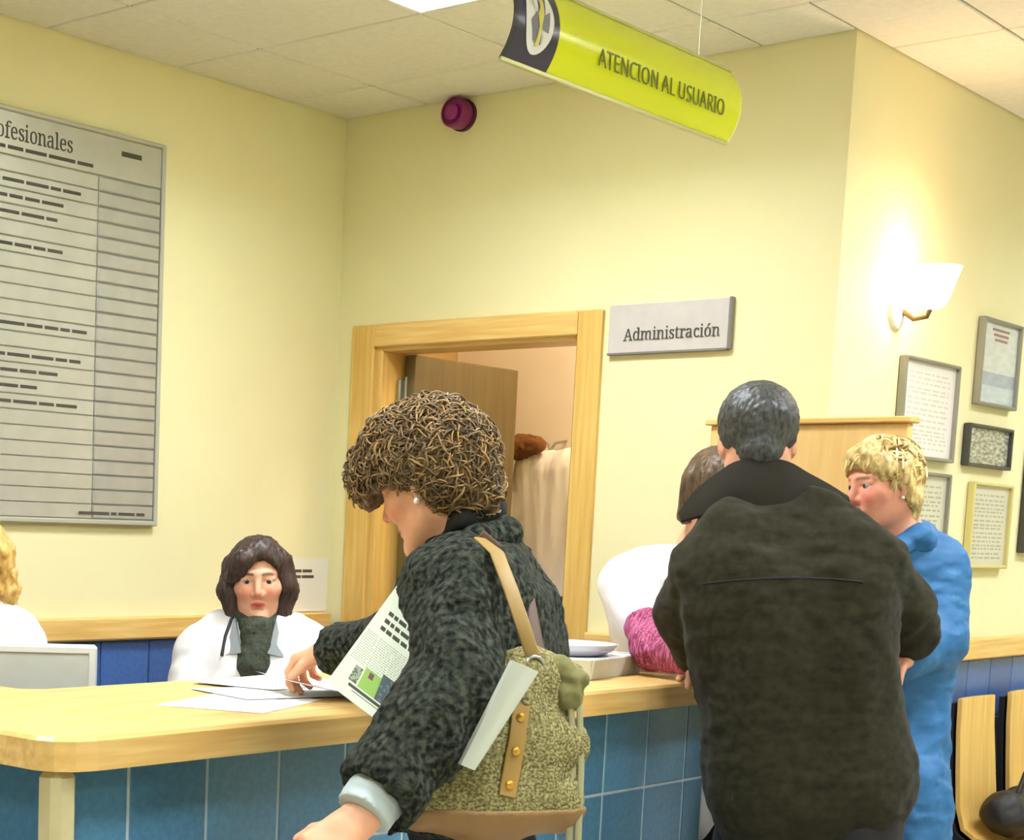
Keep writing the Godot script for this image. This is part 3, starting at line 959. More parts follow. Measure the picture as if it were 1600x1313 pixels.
# ------------------------------------------------------------------ office seen through the door
func build_back_room() -> void:
	var xf := 5.20
	var zs := -3.85
	var g := G.new()
	g.span(Vector3(xf, 0, zs - 0.1), Vector3(xf + 0.1, CEIL + 0.18, ZR - 0.12), 0.001)
	struct("wall_office_far", g, M.back_wall)
	g = G.new()
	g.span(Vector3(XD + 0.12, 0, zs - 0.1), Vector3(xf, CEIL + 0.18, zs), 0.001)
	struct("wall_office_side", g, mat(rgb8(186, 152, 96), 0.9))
	g = G.new()
	g.span(Vector3(XD + 0.12, CEIL, zs), Vector3(xf, CEIL + 0.02, ZR - 0.12), 0.001)
	struct("ceiling_office", g, M.ceil)
	var t := thing("office_lamp", "round opal ceiling lamp in the office behind the door", "lamp", Vector3(4.80, CEIL, -2.70))
	g = G.new()
	g.lathe([Vector2(0, 0), Vector2(0.15, 0), Vector2(0.15, -0.03), Vector2(0.11, -0.055), Vector2(0, -0.065)], Vector3.ZERO, Vector3.UP, 28)
	obj("bowl", g, M.glow, t)
	var l := OmniLight3D.new()
	l.light_energy = OFFICE
	l.light_color = rgb8(255, 232, 206)
	l.light_size = 0.12
	l.omni_range = 8.0
	l.shadow_enabled = true
	l.position = Vector3(0, -0.13, 0)
	t.add_child(l)
	# hooks and what hangs on them
	var n := FastNoiseLite.new()
	n.seed = 3
	n.frequency = 9.0
	hung_coat("white_coat", "white work coat hanging inside the office doorway", Vector3(5.10, 1.74, -3.36), 0.15, 0.44, 1.02, mat(rgb8(250, 242, 238), 0.85), n)
	hung_coat("brown_coat", "tan brown coat hanging at the edge of the office doorway", Vector3(5.08, 1.68, -3.70), 0.05, 0.42, 0.75, mat(rgb8(168, 116, 44), 0.85), n)
	t = thing("fur_hat", "brown fur hat resting on top of the hanging white coat", "hat", Vector3(5.04, 1.735, -3.42))
	var f := Field.new(Vector3(-0.12, -0.06, -0.16), Vector3(0.12, 0.1, 0.16), 0.007)
	f.cap(Vector3(0, 0.0, -0.03), Vector3(0, 0.012, 0.05), 0.04, 0.026, 0.03)
	f.cap(Vector3(0, 0.02, -0.02), Vector3(0, 0.02, 0.03), 0.03, 0.02, 0.03)
	var n2 := FastNoiseLite.new()
	n2.seed = 8
	n2.frequency = 45.0
	f.ripple(n2, 0.008)
	g = G.new()
	f.into(g)
	obj("crown", g, mat(rgb8(122, 76, 34), 0.95), t)
	t = thing("black_scarf", "black scarf bunched on the hook beside the fur hat", "scarf", Vector3(5.05, 1.60, -3.545))
	f = Field.new(Vector3(-0.1, -0.12, -0.1), Vector3(0.1, 0.17, 0.1), 0.008)
	f.cap(Vector3(0, 0.12, 0.01), Vector3(0, 0.05, 0.0), 0.036, 0.045, 0.03)
	f.cap(Vector3(0, 0.05, 0.0), Vector3(0, -0.05, -0.03), 0.032, 0.016, 0.03)
	f.ripple(n2, 0.006)
	g = G.new()
	f.into(g)
	obj("folds", g, M.black, t)
	t = thing("floral_bag", "purple floral bag with a black top below the white coat", "bag", Vector3(4.98, 0, -3.17))
	f = Field.new(Vector3(-0.15, 0.6, -0.2), Vector3(0.15, 1.36, 0.2), 0.012)
	f.cap(Vector3(0, 0.78, 0), Vector3(0, 1.10, 0), 0.085, 0.075, 0.04)
	f.ripple(n, 0.012)
	g = G.new()
	f.into(g)
	obj("body", g, grained(rgb8(96, 62, 84), rgb8(214, 190, 196), Vector3(5, 5, 5), 0.85, 0.06, false, 4), t)
	f = Field.new(Vector3(-0.15, 1.1, -0.2), Vector3(0.15, 1.42, 0.2), 0.01)
	f.cap(Vector3(0, 1.18, -0.06), Vector3(0, 1.23, 0.06), 0.045, 0.04, 0.03)
	g = G.new()
	f.into(g)
	obj("flap", g, M.black, t)
	# low cabinet that the bag stands on
	t = thing("office_cabinet", "low beech cabinet inside the office under the hanging coats", "cabinet", Vector3(4.98, 0, -3.17))
	g = G.new()
	g.span(Vector3(-0.19, 0, -0.28), Vector3(0.19, 0.69, 0.28), 0.004)
	obj("body", g, M.board_wood, t)
	for s in [-1.0, 1.0]:
		g = G.new()
		g.span(Vector3(-0.206, 0.04, minf(s * 0.004, s * 0.27)), Vector3(-0.19, 0.66, maxf(s * 0.004, s * 0.27)), 0.003)
		var dd := obj("cabinet_door", g, M.board_wood, t)
		g = G.new()
		g.lathe([Vector2(0, 0), Vector2(0.012, 0), Vector2(0.014, 0.012), Vector2(0, 0.018)], Vector3(-0.206, 0.4, s * 0.03), Vector3.LEFT, 14)
		obj("knob", g, M.metal, dd)

const OFFICE := 0.75

func hung_coat(called: String, label: String, at: Vector3, half: float, sleeve: float, length: float, m: Material, n: FastNoiseLite) -> void:
	var t := thing(called, label, "coat", at)
	var f := Field.new(Vector3(-0.13, -length - 0.08, -half - 0.16), Vector3(0.10, 0.08, half + 0.16), 0.011)
	f.cap(Vector3(0, -0.05, -half * 0.55), Vector3(0, -0.05, half * 0.55), 0.04, 0.04, 0.06, Vector3.RIGHT, 1.2)
	for e in [-0.7, -0.25, 0.25, 0.7]:
		f.cap(Vector3(0, -0.09, e * half * 0.8), Vector3(0, -length + 0.06, e * half * 1.1), 0.055, 0.075, 0.06, Vector3.RIGHT, 1.35)
	for s in [-1.0, 1.0]:
		f.cap(Vector3(0, -0.06, s * half * 0.6), Vector3(-0.02, -0.06 - sleeve, s * (half + 0.03)), 0.04, 0.045, 0.03)
	f.ripple(n, 0.016, Vector3(1, 0.16, 1))
	var g := G.new()
	f.into(g)
	obj("cloth", g, m, t)
	g = G.new()
	g.tube([Vector3(0.095, 0.03, 0), Vector3(0.03, 0.02, 0), Vector3(0.0, -0.005, 0), Vector3(-0.02, 0.015, 0)], [0.005], 8)
	obj("hook", g, M.metal, t)

# ------------------------------------------------------------------ waiting seats and wooden panel
func build_waiting() -> void:
	var t := thing("wooden_panel", "tall beech end panel with a cap, standing behind the man against the wall corner", "panel", Vector3(4.155, 0, -1.975))
	var g := G.new()
	g.span(Vector3(-0.014, 0, -0.262), Vector3(0.014, 1.742, 0.262), 0.003)
	obj("board", g, M.board_wood, t)
	g = G.new()
	g.span(Vector3(-0.030, 1.742, -0.272), Vector3(0.03, 1.757, 0.272), 0.003)
	obj("cap", g, M.beech_z, t)
	# plywood shell chairs on a shared wooden bench
	var b := thing("seat_bench", "long beech bench carrying the plywood shell seats along the right wall", "bench", Vector3(5.82, 0, -1.66))
	g = G.new()
	g.span(Vector3(-0.92, 0.50, -0.20), Vector3(0.92, 0.545, 0.24), 0.006)
	obj("plank", g, M.beech_x, b)
	for s in [-0.8, 0.0, 0.8]:
		g = G.new()
		g.span(Vector3(s - 0.03, 0, -0.16), Vector3(s + 0.03, 0.50, 0.2), 0.004)
		obj("support", g, M.dark, b)
	var first: Node3D = null
	for k in 4:
		var x := 5.15 + 0.40 * k
		var lab: String = ["plywood shell seat beside the woman in the blue coat", "plywood shell seat with a black bag, second along the bench", "plywood shell seat, third along the bench", "plywood shell seat at the far end of the bench"][k]
		if k == 0:
			first = shell_seat(x, lab)
		else:
			var c: Node3D = first.duplicate()
			c.name = numbered("shell_seat")
			add_child(c)
			c.position.x = x
			c.set_meta("label", lab)
	# dark bag left on a seat
	t = thing("black_bag", "black soft bag lying across the gap between the first two plywood seats", "bag", Vector3(5.21, 0.618, -1.745))
	var f := Field.new(Vector3(-0.26, -0.06, -0.16), Vector3(0.3, 0.22, 0.16), 0.01)
	f.cap(Vector3(-0.10, 0.065, 0), Vector3(0.18, 0.065, 0), 0.062, 0.066, 0.04)
	f.cap(Vector3(-0.08, 0.05, 0.03), Vector3(0.15, 0.05, 0.03), 0.05, 0.05, 0.04)
	var n := FastNoiseLite.new()
	n.seed = 12
	n.frequency = 12.0
	f.ripple(n, 0.01)
	g = G.new()
	f.into(g)
	obj("body", g, M.black, t)
	g = G.new()
	g.tube([Vector3(-0.06, 0.11, 0.02), Vector3(-0.03, 0.18, 0.03), Vector3(0.06, 0.19, 0.03), Vector3(0.11, 0.11, 0.02)], [0.008], 8)
	obj("handle", g, M.dark, t)

func shell_seat(x: float, label: String) -> Node3D:
	var t := thing("shell_seat", label, "chair", Vector3(x, 0.556, -1.90), 0.0, "plywood shell seats on the bench")
	# profile of the bent plywood, back to front
	var prof := [Vector2(0.03, 0.455), Vector2(0.034, 0.36), Vector2(0.045, 0.24), Vector2(0.055, 0.14), Vector2(0.075, 0.075), Vector2(0.12, 0.045), Vector2(0.20, 0.035), Vector2(0.32, 0.04), Vector2(0.40, 0.035), Vector2(0.42, 0.022)]
	ply(t, "shell", prof, 0.145, 0.012, M.beech_y)
	var back := []
	for p in prof: back.append(Vector2(p.x - 0.016, p.y - 0.014))
	ply(t, "black_frame", back, 0.165, 0.014, M.black)
	for s in [-1.0, 1.0]:
		var g := G.new()
		g.span(Vector3(s * 0.12 - 0.012, 0, 0.10), Vector3(s * 0.12 + 0.012, 0.024, 0.36), 0.003)
		obj("bracket", g, M.dark, t)
	return t

func ply(parent: Node, called: String, prof: Array, half: float, th: float, m: Material) -> void:
	# sheet bent along prof (z, y), waisted and dished across x
	var g := G.new()
	var across := 8
	var rows := prof.size()
	var grid := []
	for k in rows:
		var p: Vector2 = prof[k]
		var tt: Vector2 = prof[mini(k + 1, rows - 1)] - prof[maxi(k - 1, 0)]
		var nn := Vector2(-tt.y, tt.x).normalized() * -1.0
		if nn.y < 0 and absf(nn.y) > absf(nn.x): nn = -nn
		if nn.x < 0 and absf(nn.x) >= absf(nn.y): nn = -nn
		var hw := half * (0.90 + 0.10 * smoothstep(0.0, 3.0, float(k)))
		var row := []
		for a in across + 1:
			var s := -1.0 + 2.0 * a / across
			var dish := 0.014 * s * s
			row.append([Vector3(s * hw, p.y + nn.y * dish, p.x + nn.x * dish), Vector3(-s * 0.1, nn.y, nn.x).normalized()])
		grid.append(row)
	for side in 2:
		var off := 0.0 if side == 0 else -th
		for k in rows - 1:
			for a in across:
				var q := [grid[k][a], grid[k][a + 1], grid[k + 1][a + 1], grid[k + 1][a]]
				var id := []
				for e in q:
					id.append(g.vert(e[0] + e[1] * off, e[1] if side == 0 else -e[1]))
				g.tri_i(id[0], id[1], id[2]); g.tri_i(id[0], id[2], id[3])
	for k in rows - 1:
		for a in [0, across]:
			var e1 = grid[k][a]
			var e2 = grid[k + 1][a]
			g.quad(e1[0], e2[0], e2[0] - e2[1] * th, e1[0] - e1[1] * th, Vector3.LEFT if a == 0 else Vector3.RIGHT)
	for k in [0, rows - 1]:
		for a in across:
			var e1 = grid[k][a]
			var e2 = grid[k][a + 1]
			g.quad(e1[0], e2[0], e2[0] - e2[1] * th, e1[0] - e1[1] * th, Vector3.UP if k == 0 else Vector3.BACK)
	obj(called, g, m, parent)

# ------------------------------------------------------------------ things on the counter
func sheet(called: String, label: String, at: Vector3, turn: float, w: float, d: float, lift := 0.0, group := "") -> void:
	# a sheet of paper with a soft curl along one edge
	var t := thing(called, label, "paper", at, turn, group)
	var g := G.new()
	var nn := 10
	for s in 2:
		for k in nn:
			var u0 := float(k) / nn
			var u1 := float(k + 1) / nn
			var y0 := 0.0008 + lift * u0 * u0
			var y1 := 0.0008 + lift * u1 * u1
			var sl := -(y1 - y0) / (w / nn)
			var nv := Vector3(sl, 1, 0).normalized()
			var dy := 0.0 if s == 0 else -0.0007
			g.quad(Vector3((u0 - 0.5) * w, y0 + dy, -d / 2), Vector3((u1 - 0.5) * w, y1 + dy, -d / 2), Vector3((u1 - 0.5) * w, y1 + dy, d / 2), Vector3((u0 - 0.5) * w, y0 + dy, d / 2), nv if s == 0 else -nv)
	obj("leaf", g, M.paper, t)

func build_small_things() -> void:
	# papers around the woman's hand
	sheet("form_sheet", "white form lying flat on the counter, lowest of the loose papers", Vector3(2.30, CT, -2.16), 0.35, 0.297, 0.21)
	sheet("form_sheet", "white form on the counter overlapping the lowest sheet", Vector3(2.50, CT + 0.002, -2.24), -0.25, 0.297, 0.21)
	sheet("form_sheet", "white form curling up under the woman's reaching hand", Vector3(2.56, CT + 0.004, -2.13), 2.65, 0.297, 0.21, 0.035)
	sheet("form_sheet", "white form at the inner edge of the counter before the dark haired receptionist", Vector3(2.63, CT + 0.004, -2.38), 0.12, 0.297, 0.21)
	# letter tray with papers
	var t := thing("letter_tray", "pale grey letter tray heaped with papers on the counter", "tray", Vector3(3.50, CT, -2.22), 0.18)
	var g := G.new()
	g.span(Vector3(-0.155, 0.0, -0.115), Vector3(0.155, 0.006, 0.115), 0.002)
	for s in [-1.0, 1.0]:
		g.box(Vector3(s * 0.158, 0.024, 0), Vector3(0.006, 0.048, 0.236), 0.002, Basis(Vector3.BACK, -s * 0.16))
		g.box(Vector3(0, 0.024, s * 0.118), Vector3(0.318, 0.048, 0.006), 0.002, Basis(Vector3.RIGHT, s * 0.16))
	obj("tray_shell", g, M.grey_plastic, t)
	g = G.new()
	for k in 12:
		g.box(Vector3(0.004 * sin(k * 2.3), 0.0085 + k * 0.0032, 0.003 * cos(k * 1.7)), Vector3(0.29, 0.0024, 0.206), 0.0005, Basis(Vector3.UP, 0.03 * sin(k * 1.3)))
	obj("paper_stack", g, M.paper, t)
	t = thing("glass_dish", "clear shallow dish on top of the letter tray papers", "dish", Vector3(3.49, CT + 0.0475, -2.22))
	g = G.new()
	g.lathe([Vector2(0, 0.0), Vector2(0.085, 0.0), Vector2(0.11, 0.014), Vector2(0.118, 0.026), Vector2(0.113, 0.026), Vector2(0.105, 0.016), Vector2(0.08, 0.005), Vector2(0, 0.005)], Vector3.ZERO, Vector3.UP, 36)
	obj("bowl", g, mat(rgb8(206, 204, 214), 0.15), t)
	# back of a monitor behind the counter
	t = thing("computer_monitor", "pale grey computer monitor seen from behind over the counter", "monitor", Vector3(2.335, 0.748, -2.750), -0.72)
	g = G.new()
	g.span(Vector3(-0.24, 0.10, -0.02), Vector3(0.100, 0.437, 0.02), 0.006)
	obj("housing", g, M.grey_plastic, t)
	g = G.new()
	g.span(Vector3(0.083, 0.104, 0.0195), Vector3(0.096, 0.433, 0.0235), 0.001)
	g.span(Vector3(-0.236, 0.420, 0.0195), Vector3(0.083, 0.433, 0.0235), 0.001)
	obj("rim", g, mat(rgb8(228, 230, 226), 0.5), t)
	g = G.new()
	g.span(Vector3(-0.225, 0.115, -0.0225), Vector3(0.085, 0.42, -0.0195), 0.001)
	obj("screen", g, M.black, t)
	g = G.new()
	g.span(Vector3(-0.08, 0.012, -0.012), Vector3(-0.02, 0.16, 0.012), 0.003)
	g.lathe([Vector2(0, 0), Vector2(0.10, -0.008), Vector2(0.095, 0.010), Vector2(0.03, 0.016), Vector2(0, 0.016)], Vector3(-0.05, 0, 0), Vector3.UP, 28)
	obj("stand", g, M.grey_plastic, t)


# ------------------------------------------------------------------ people
func lin(r: int, g: int, b: int) -> Color:
	return rgb8(r, g, b).srgb_to_linear()

func noise(seed_: int, freq: float, oct := 2) -> FastNoiseLite:
	var n := FastNoiseLite.new()
	n.seed = seed_
	n.frequency = freq
	n.fractal_octaves = oct
	return n

func bounds(caps: Array, pad: float) -> Array:
	var lo := Vector3(1e9, 1e9, 1e9)
	var hi := -lo
	for q in caps:
		var rr := maxf(q[2], q[3]) + pad
		for p in [q[0], q[1]]:
			lo = lo.min(p - Vector3.ONE * rr)
			hi = hi.max(p + Vector3.ONE * rr)
	return [lo, hi]

func field_of(caps: Array, h: float, k: float) -> Field:
	# caps: [a, b, ra, rb, (k), (flat normal, flat amount)]
	var bb := bounds(caps, h * 4.0)
	var f := Field.new(bb[0], bb[1], h)
	for q in caps:
		var kk: float = q[4] if q.size() > 4 else k
		if q.size() > 6: f.cap(q[0], q[1], q[2], q[3], kk, q[5], q[6])
		else: f.cap(q[0], q[1], q[2], q[3], kk)
	return f

func cloth(parent: Node, called: String, caps: Array, h: float, k: float, m: Material, folds := 0.0, fold_freq := 9.0, fuzz := 0.0, seed_ := 1, stretch := Vector3.ONE) -> MeshInstance3D:
	var f := field_of(caps, h, k)
	if folds > 0.0: f.ripple(noise(seed_, fold_freq, 2), folds, stretch)
	if fuzz > 0.0: f.ripple(noise(seed_ + 5, 55.0, 2), fuzz)
	var g := G.new()
	f.into(g)
	return obj(called, g, m, parent)

func head_basis(F: Vector3, down: float, tilt := 0.0) -> Basis:
	var U := Vector3.UP
	var L := U.cross(F).normalized()
	var B := Basis(L, U, L.cross(U))
	B = B.rotated(L, deg_to_rad(down))
	return B.rotated(B.z, deg_to_rad(tilt))

func add_head(g: G, c: Vector3, B: Basis, s: float, neck: Vector3, neck_r: float, look: Dictionary) -> void:
	var cell: float = look.get("cell", 0.004)
	var f := Field.new(Vector3(minf(c.x - 0.15, neck.x - 0.09), neck.y - 0.05, minf(c.z - 0.15, neck.z - 0.09)), Vector3(maxf(c.x + 0.15, neck.x + 0.09), c.y + 0.15, maxf(c.z + 0.15, neck.z + 0.09)), cell)
	var T := Transform3D(B * s, c)
	# skull, face, jaw
	f.ell(T * Vector3(0, 0.040, -0.016), B, Vector3(0.074, 0.076, 0.094) * s, 0.02)
	f.ell(T * Vector3(0, -0.018, 0.028), B, Vector3(0.061, 0.084, 0.060) * s, 0.03)
	for e: float in [-1.0, 1.0]:
		f.cap(T * Vector3(e * 0.046, -0.050, 0.0), T * Vector3(e * 0.014, -0.094, 0.066), 0.022 * s, 0.016 * s, 0.025)
		f.cap(T * Vector3(e * 0.036, -0.016, 0.066), T * Vector3(e * 0.046, -0.010, 0.050), 0.020 * s, 0.020 * s, 0.02)
		f.cap(T * Vector3(e * 0.012, 0.032, 0.084), T * Vector3(e * 0.044, 0.034, 0.066), 0.010 * s, 0.010 * s, 0.014)
	f.cap(T * Vector3(0, -0.090, 0.070), T * Vector3(0, -0.094, 0.074), 0.016 * s, 0.014 * s, 0.015)
	for e: float in [-1.0, 1.0]:
		f.ell(T * Vector3(e * 0.031, 0.012, 0.097), B, Vector3(0.017, 0.010, 0.014) * s, 0.010, true)
		f.cap(T * Vector3(e * 0.044, 0.0180, 0.074), T * Vector3(e * 0.018, 0.0185, 0.082), 0.0062 * s, 0.0058 * s, 0.006)
		f.cap(T * Vector3(e * 0.043, 0.0030, 0.074), T * Vector3(e * 0.019, 0.0022, 0.080), 0.0048 * s, 0.0048 * s, 0.006)
	# nose
	f.cap(T * Vector3(0, 0.026, 0.084), T * Vector3(0, -0.020, 0.107), 0.0075 * s, 0.010 * s, 0.012)
	f.cap(T * Vector3(-0.010, -0.026, 0.092), T * Vector3(0.010, -0.026, 0.092), 0.0085 * s, 0.0085 * s, 0.008)
	# lips
	f.cap(T * Vector3(-0.016, -0.0525, 0.080), T * Vector3(0, -0.0500, 0.0885), 0.0048 * s, 0.0058 * s, 0.005)
	f.cap(T * Vector3(0.016, -0.0525, 0.080), T * Vector3(0, -0.0500, 0.0885), 0.0048 * s, 0.0058 * s, 0.005)
	f.cap(T * Vector3(-0.012, -0.0625, 0.080), T * Vector3(0.012, -0.0625, 0.080), 0.0062 * s, 0.0062 * s, 0.005)
	if look.get("smile", false):
		f.cap(T * Vector3(-0.022, -0.050, 0.072), T * Vector3(-0.030, -0.030, 0.070), 0.014 * s, 0.012 * s, 0.02)
		f.cap(T * Vector3(0.022, -0.050, 0.072), T * Vector3(0.030, -0.030, 0.070), 0.014 * s, 0.012 * s, 0.02)
		f.ell(T * Vector3(0, -0.0565, 0.092), B, Vector3(0.018, 0.0045, 0.010) * s, 0.004, true)
	# ears
	for e: float in [-1.0, 1.0]:
		f.ell(T * Vector3(e * 0.076, 0.004, -0.008), B.rotated(B.y, e * 0.35), Vector3(0.007, 0.030, 0.017) * s, 0.006)
		f.cap(T * Vector3(e * 0.072, -0.022, 0.0), T * Vector3(e * 0.073, -0.016, -0.002), 0.007 * s, 0.007 * s, 0.006)
	# neck
	f.cap(T * Vector3(0, -0.03, -0.02), neck, neck_r * 0.96, neck_r, 0.025)
	f.cap(neck, neck + Vector3(0, -0.05, 0), neck_r, neck_r * 1.25, 0.02)
	var skin: Color = look.skin
	var lip: Color = look.lip
	var brow: Color = look.brow
	var rose: Color = look.rose
	var inv := T.affine_inverse()
	var nz := noise(77, 60.0)
	f.into(g, func(p: Vector3) -> Color:
		var q := inv * p
		var c2 := skin
		if q.z > 0.02:
			var ch := exp(-((absf(q.x) - 0.04) ** 2 + (q.y + 0.022) ** 2) / 0.0005)
			c2 = c2.lerp(rose, 0.6 * ch)
			c2 = c2.lerp(rose, 0.5 * exp(-(q.x * q.x + (q.y + 0.024) ** 2) / 0.0002))
			if q.z > 0.066:
				var ly := -0.0565 + (0.003 * absf(q.x) / 0.02 if look.get("smile", false) else 0.0)
				var lw := 1.0 - smoothstep(0.8, 1.1, Vector2(q.x / 0.022, (q.y - ly) / 0.0105).length())
				c2 = c2.lerp(lip, lw)
			var by := 0.032 - 6.0 * (absf(q.x) - 0.026) ** 2
			var bw := (1.0 - smoothstep(0.0025, 0.005, absf(q.y - by))) * smoothstep(0.009, 0.014, absf(q.x)) * (1.0 - smoothstep(0.040, 0.050, absf(q.x)))
			c2 = c2.lerp(brow, 0.8 * bw)
		return c2 * (1.0 + 0.06 * nz.get_noise_3dv(p)))

func add_eyes(parent: Node, c: Vector3, B: Basis, s: float, iris: Color, down := 0.0) -> void:
	for e: float in [-1.0, 1.0]:
		var g := G.new()
		var at := Transform3D(B * s, c) * Vector3(e * 0.031, 0.0105, 0.0730)
		var ax := B.rotated(B.x, down).z
		var r := 0.0135 * s
		var prof := []
		for k in 13:
			var a := PI * k / 12.0 * 0.62
			prof.append(Vector2(r * sin(a), r * cos(a)))
		var lay := [[0, 1, Color(0.004, 0.003, 0.003)], [1, 3, iris], [3, 12, Color(0.40, 0.36, 0.33)]]
		for q in lay:
			g.col = q[2]
			g.lathe(prof.slice(q[0], q[1] + 1), at, ax, 18)
		obj("eye", g, M.eye, parent)

func add_hand(g: G, wrist: Vector3, knuckle: Vector3, pn: Vector3, thumb_side: Vector3, curl: float, s: float, skin: Color) -> void:
	# palm from wrist to knuckles; pn is the way the palm faces; fingers curl towards it
	var d := (knuckle - wrist).normalized()
	var t := (thumb_side - d * thumb_side.dot(d)).normalized()
	var n := pn - d * pn.dot(d) - t * pn.dot(t)
	n = n.normalized()
	var caps := []
	var len_p := 0.085 * s
	var k0 := wrist + d * len_p
	for e in [-1.0, -0.33, 0.33, 1.0]:
		caps.append([wrist + t * e * 0.014 * s, k0 + t * e * 0.030 * s - d * absf(e) * 0.006 * s, 0.015 * s, 0.0125 * s, 0.014])
	caps.append([wrist - d * 0.06 * s, wrist + d * 0.02 * s, 0.026 * s, 0.024 * s, 0.02, n, 1.25])
	var lens := [[0.030, 0.020, 0.017], [0.036, 0.025, 0.019], [0.040, 0.028, 0.020], [0.037, 0.024, 0.018]]
	for q in 4:
		var e := -1.0 + q * 0.667
		var p := k0 + t * e * 0.030 * s - d * absf(e) * 0.006 * s
		var a := 0.15
		for m in 3:
			a += curl * (0.75 if m == 0 else 1.0) * (1.0 - 0.08 * q)
			var dir := (d * cos(a) + n * sin(a)).normalized()
			var p2: Vector3 = p + dir * lens[q][m] * s
			caps.append([p, p2, (0.0098 - m * 0.0009) * s, (0.0092 - m * 0.0011) * s, 0.004])
			p = p2
	var tb := wrist + d * 0.028 * s + t * 0.022 * s + n * 0.008 * s
	var td := (d * 0.75 + t * 0.75 + n * 0.3).normalized()
	var t1 := tb + td * 0.038 * s
	caps.append([tb, t1, 0.0135 * s, 0.011 * s, 0.012])
	var t2 := t1 + (td * 0.7 + d * 0.5 + n * curl * 0.5).normalized() * 0.028 * s
	caps.append([t1, t2, 0.0108 * s, 0.009 * s, 0.004])
	var f := field_of(caps, 0.0034, 0.008)
	f.into(g, func(_p: Vector3) -> Color: return skin)

func limb_caps(P: Dictionary, side: String, r: Array, k := 0.03) -> Array:
	# sleeve from shoulder over (middle) and elbow to wrist
	var out := []
	if P.has(side + "m"):
		out.append([P[side + "s"], P[side + "m"], r[0], r[1], k])
		out.append([P[side + "m"], P[side + "e"], r[1], r[2], k])
	else:
		out.append([P[side + "s"], P[side + "e"], r[0], r[2], k])
	out.append([P[side + "e"], P[side + "w"], r[2], r[3], k])
	return out

func make_person(P: Dictionary, label: String, look: Dictionary) -> Dictionary:
	var t := thing("person", label, "person", P.base)
	var g := G.new()
	var skin: Color = look.skin
	# full figure under the clothes
	var caps := []
	for q in P.rows:
		caps.append([q[0], q[1], q[2] * 0.70, q[2] * 0.70, 0.08])
	var w0: Vector3 = P.rows[P.rows.size() - 1][0]
	var w1: Vector3 = P.rows[P.rows.size() - 1][1]
	var legs := leg_points(P, look)
	for q in legs:
		caps.append([q[0], q[1], 0.062, 0.050, 0.05]); caps.append([q[1], q[2], 0.048, 0.034, 0.03]); caps.append([q[2], q[3], 0.034, 0.030, 0.02])
	for s in ["l", "r"]:
		caps.append_array(limb_caps(P, s, [0.044, 0.042, 0.036, 0.025]))
	caps.append([P.neck, P.neck + Vector3(0, -0.08, 0), 0.045, 0.06, 0.04])
	var f := field_of(caps, 0.016, 0.04)
	f.into(g, func(_p: Vector3) -> Color: return skin)
	var B := head_basis(P.F if not look.has("gaze") else look.gaze, look.down, look.get("tilt", 0.0))
	add_head(g, P.head, B, look.size, P.neck, look.get("neck_r", 0.052), look)
	for s in ["l", "r"]:
		var hn: Vector3 = look.get(s + "_palm", Vector3.DOWN)
		var ht: Vector3 = look.get(s + "_thumb", P.F)
		add_hand(g, P[s + "w"], P[s + "h"], hn, ht, look.get(s + "_curl", 0.5), look.get("hand", 0.95), skin)
	var body := obj("body", g, M.skin, t)
	if look.get("eyes", true): add_eyes(t, P.head, B, look.size, look.get("iris", Color(0.05, 0.025, 0.012)), look.get("eye_down", 0.0))
	return {"node": t, "B": B, "legs": legs, "T": Transform3D(B * float(look.size), P.head)}

func leg_points(P: Dictionary, look: Dictionary) -> Array:
	var out := []
	var F: Vector3 = P.F
	var L: Vector3 = P.L
	var lr: Array = P.rows[P.rows.size() - 1]
	var c: Vector3 = (lr[0] + lr[1]) * 0.5
	var hw: float = look.get("hip", 0.085)
	for e: float in [1.0, -1.0]:
		if look.get("seated", false):
			var hip := Vector3(c.x, 0.52, c.z) + L * e * 0.085
			var knee := hip + F * 0.36 + L * e * 0.03 + Vector3(0, -0.01, 0)
			var ank := Vector3(knee.x, 0.085, knee.z) - F * 0.04
			out.append([hip, knee, ank, ank + F * 0.13 + Vector3(0, -0.045, 0)])
		else:
			var hip := Vector3(c.x, 0.90, c.z) + L * e * hw
			var ft: float = float(look.get("stride", 0.0)) * e
			var ank := Vector3(P.get("foot", Vector3.ZERO).x, 0.09, P.get("foot", Vector3.ZERO).z) + L * e * hw * 1.15 + F * ft
			var knee := (hip + ank) * 0.5 + F * 0.02
			out.append([hip, knee, ank, ank + F * 0.14 + Vector3(0, -0.05, 0)])
	return out

func trousers(R: Dictionary, P: Dictionary, m: Material, r0 := 0.095, r1 := 0.075, r2 := 0.062) -> void:
	var caps := []
	var lr: Array = P.rows[P.rows.size() - 1]
	caps.append([lr[0], lr[1], lr[2] * 0.82, lr[2] * 0.82, 0.06])
	for q in R.legs:
		caps.append([q[0], q[1], r0, r1, 0.03]); caps.append([q[1], q[2], r1, r2, 0.03])
	cloth(R.node, "trousers", caps, 0.013, 0.03, m, 0.008, 9.0, 0.0, 3)
	for q in R.legs:
		var s := [[q[2] + Vector3(0, -0.035, 0) - (q[3] - q[2]) * 0.25, q[3] + Vector3(0, 0.006, 0), 0.040, 0.034, 0.02], [q[2], q[2] + Vector3(0, -0.03, 0), 0.042, 0.04, 0.02]]
		var f := field_of(s, 0.009, 0.02)
		f.below(0.002)
		var g := G.new()
		f.into(g)
		obj("shoe", g, M.black, R.node)

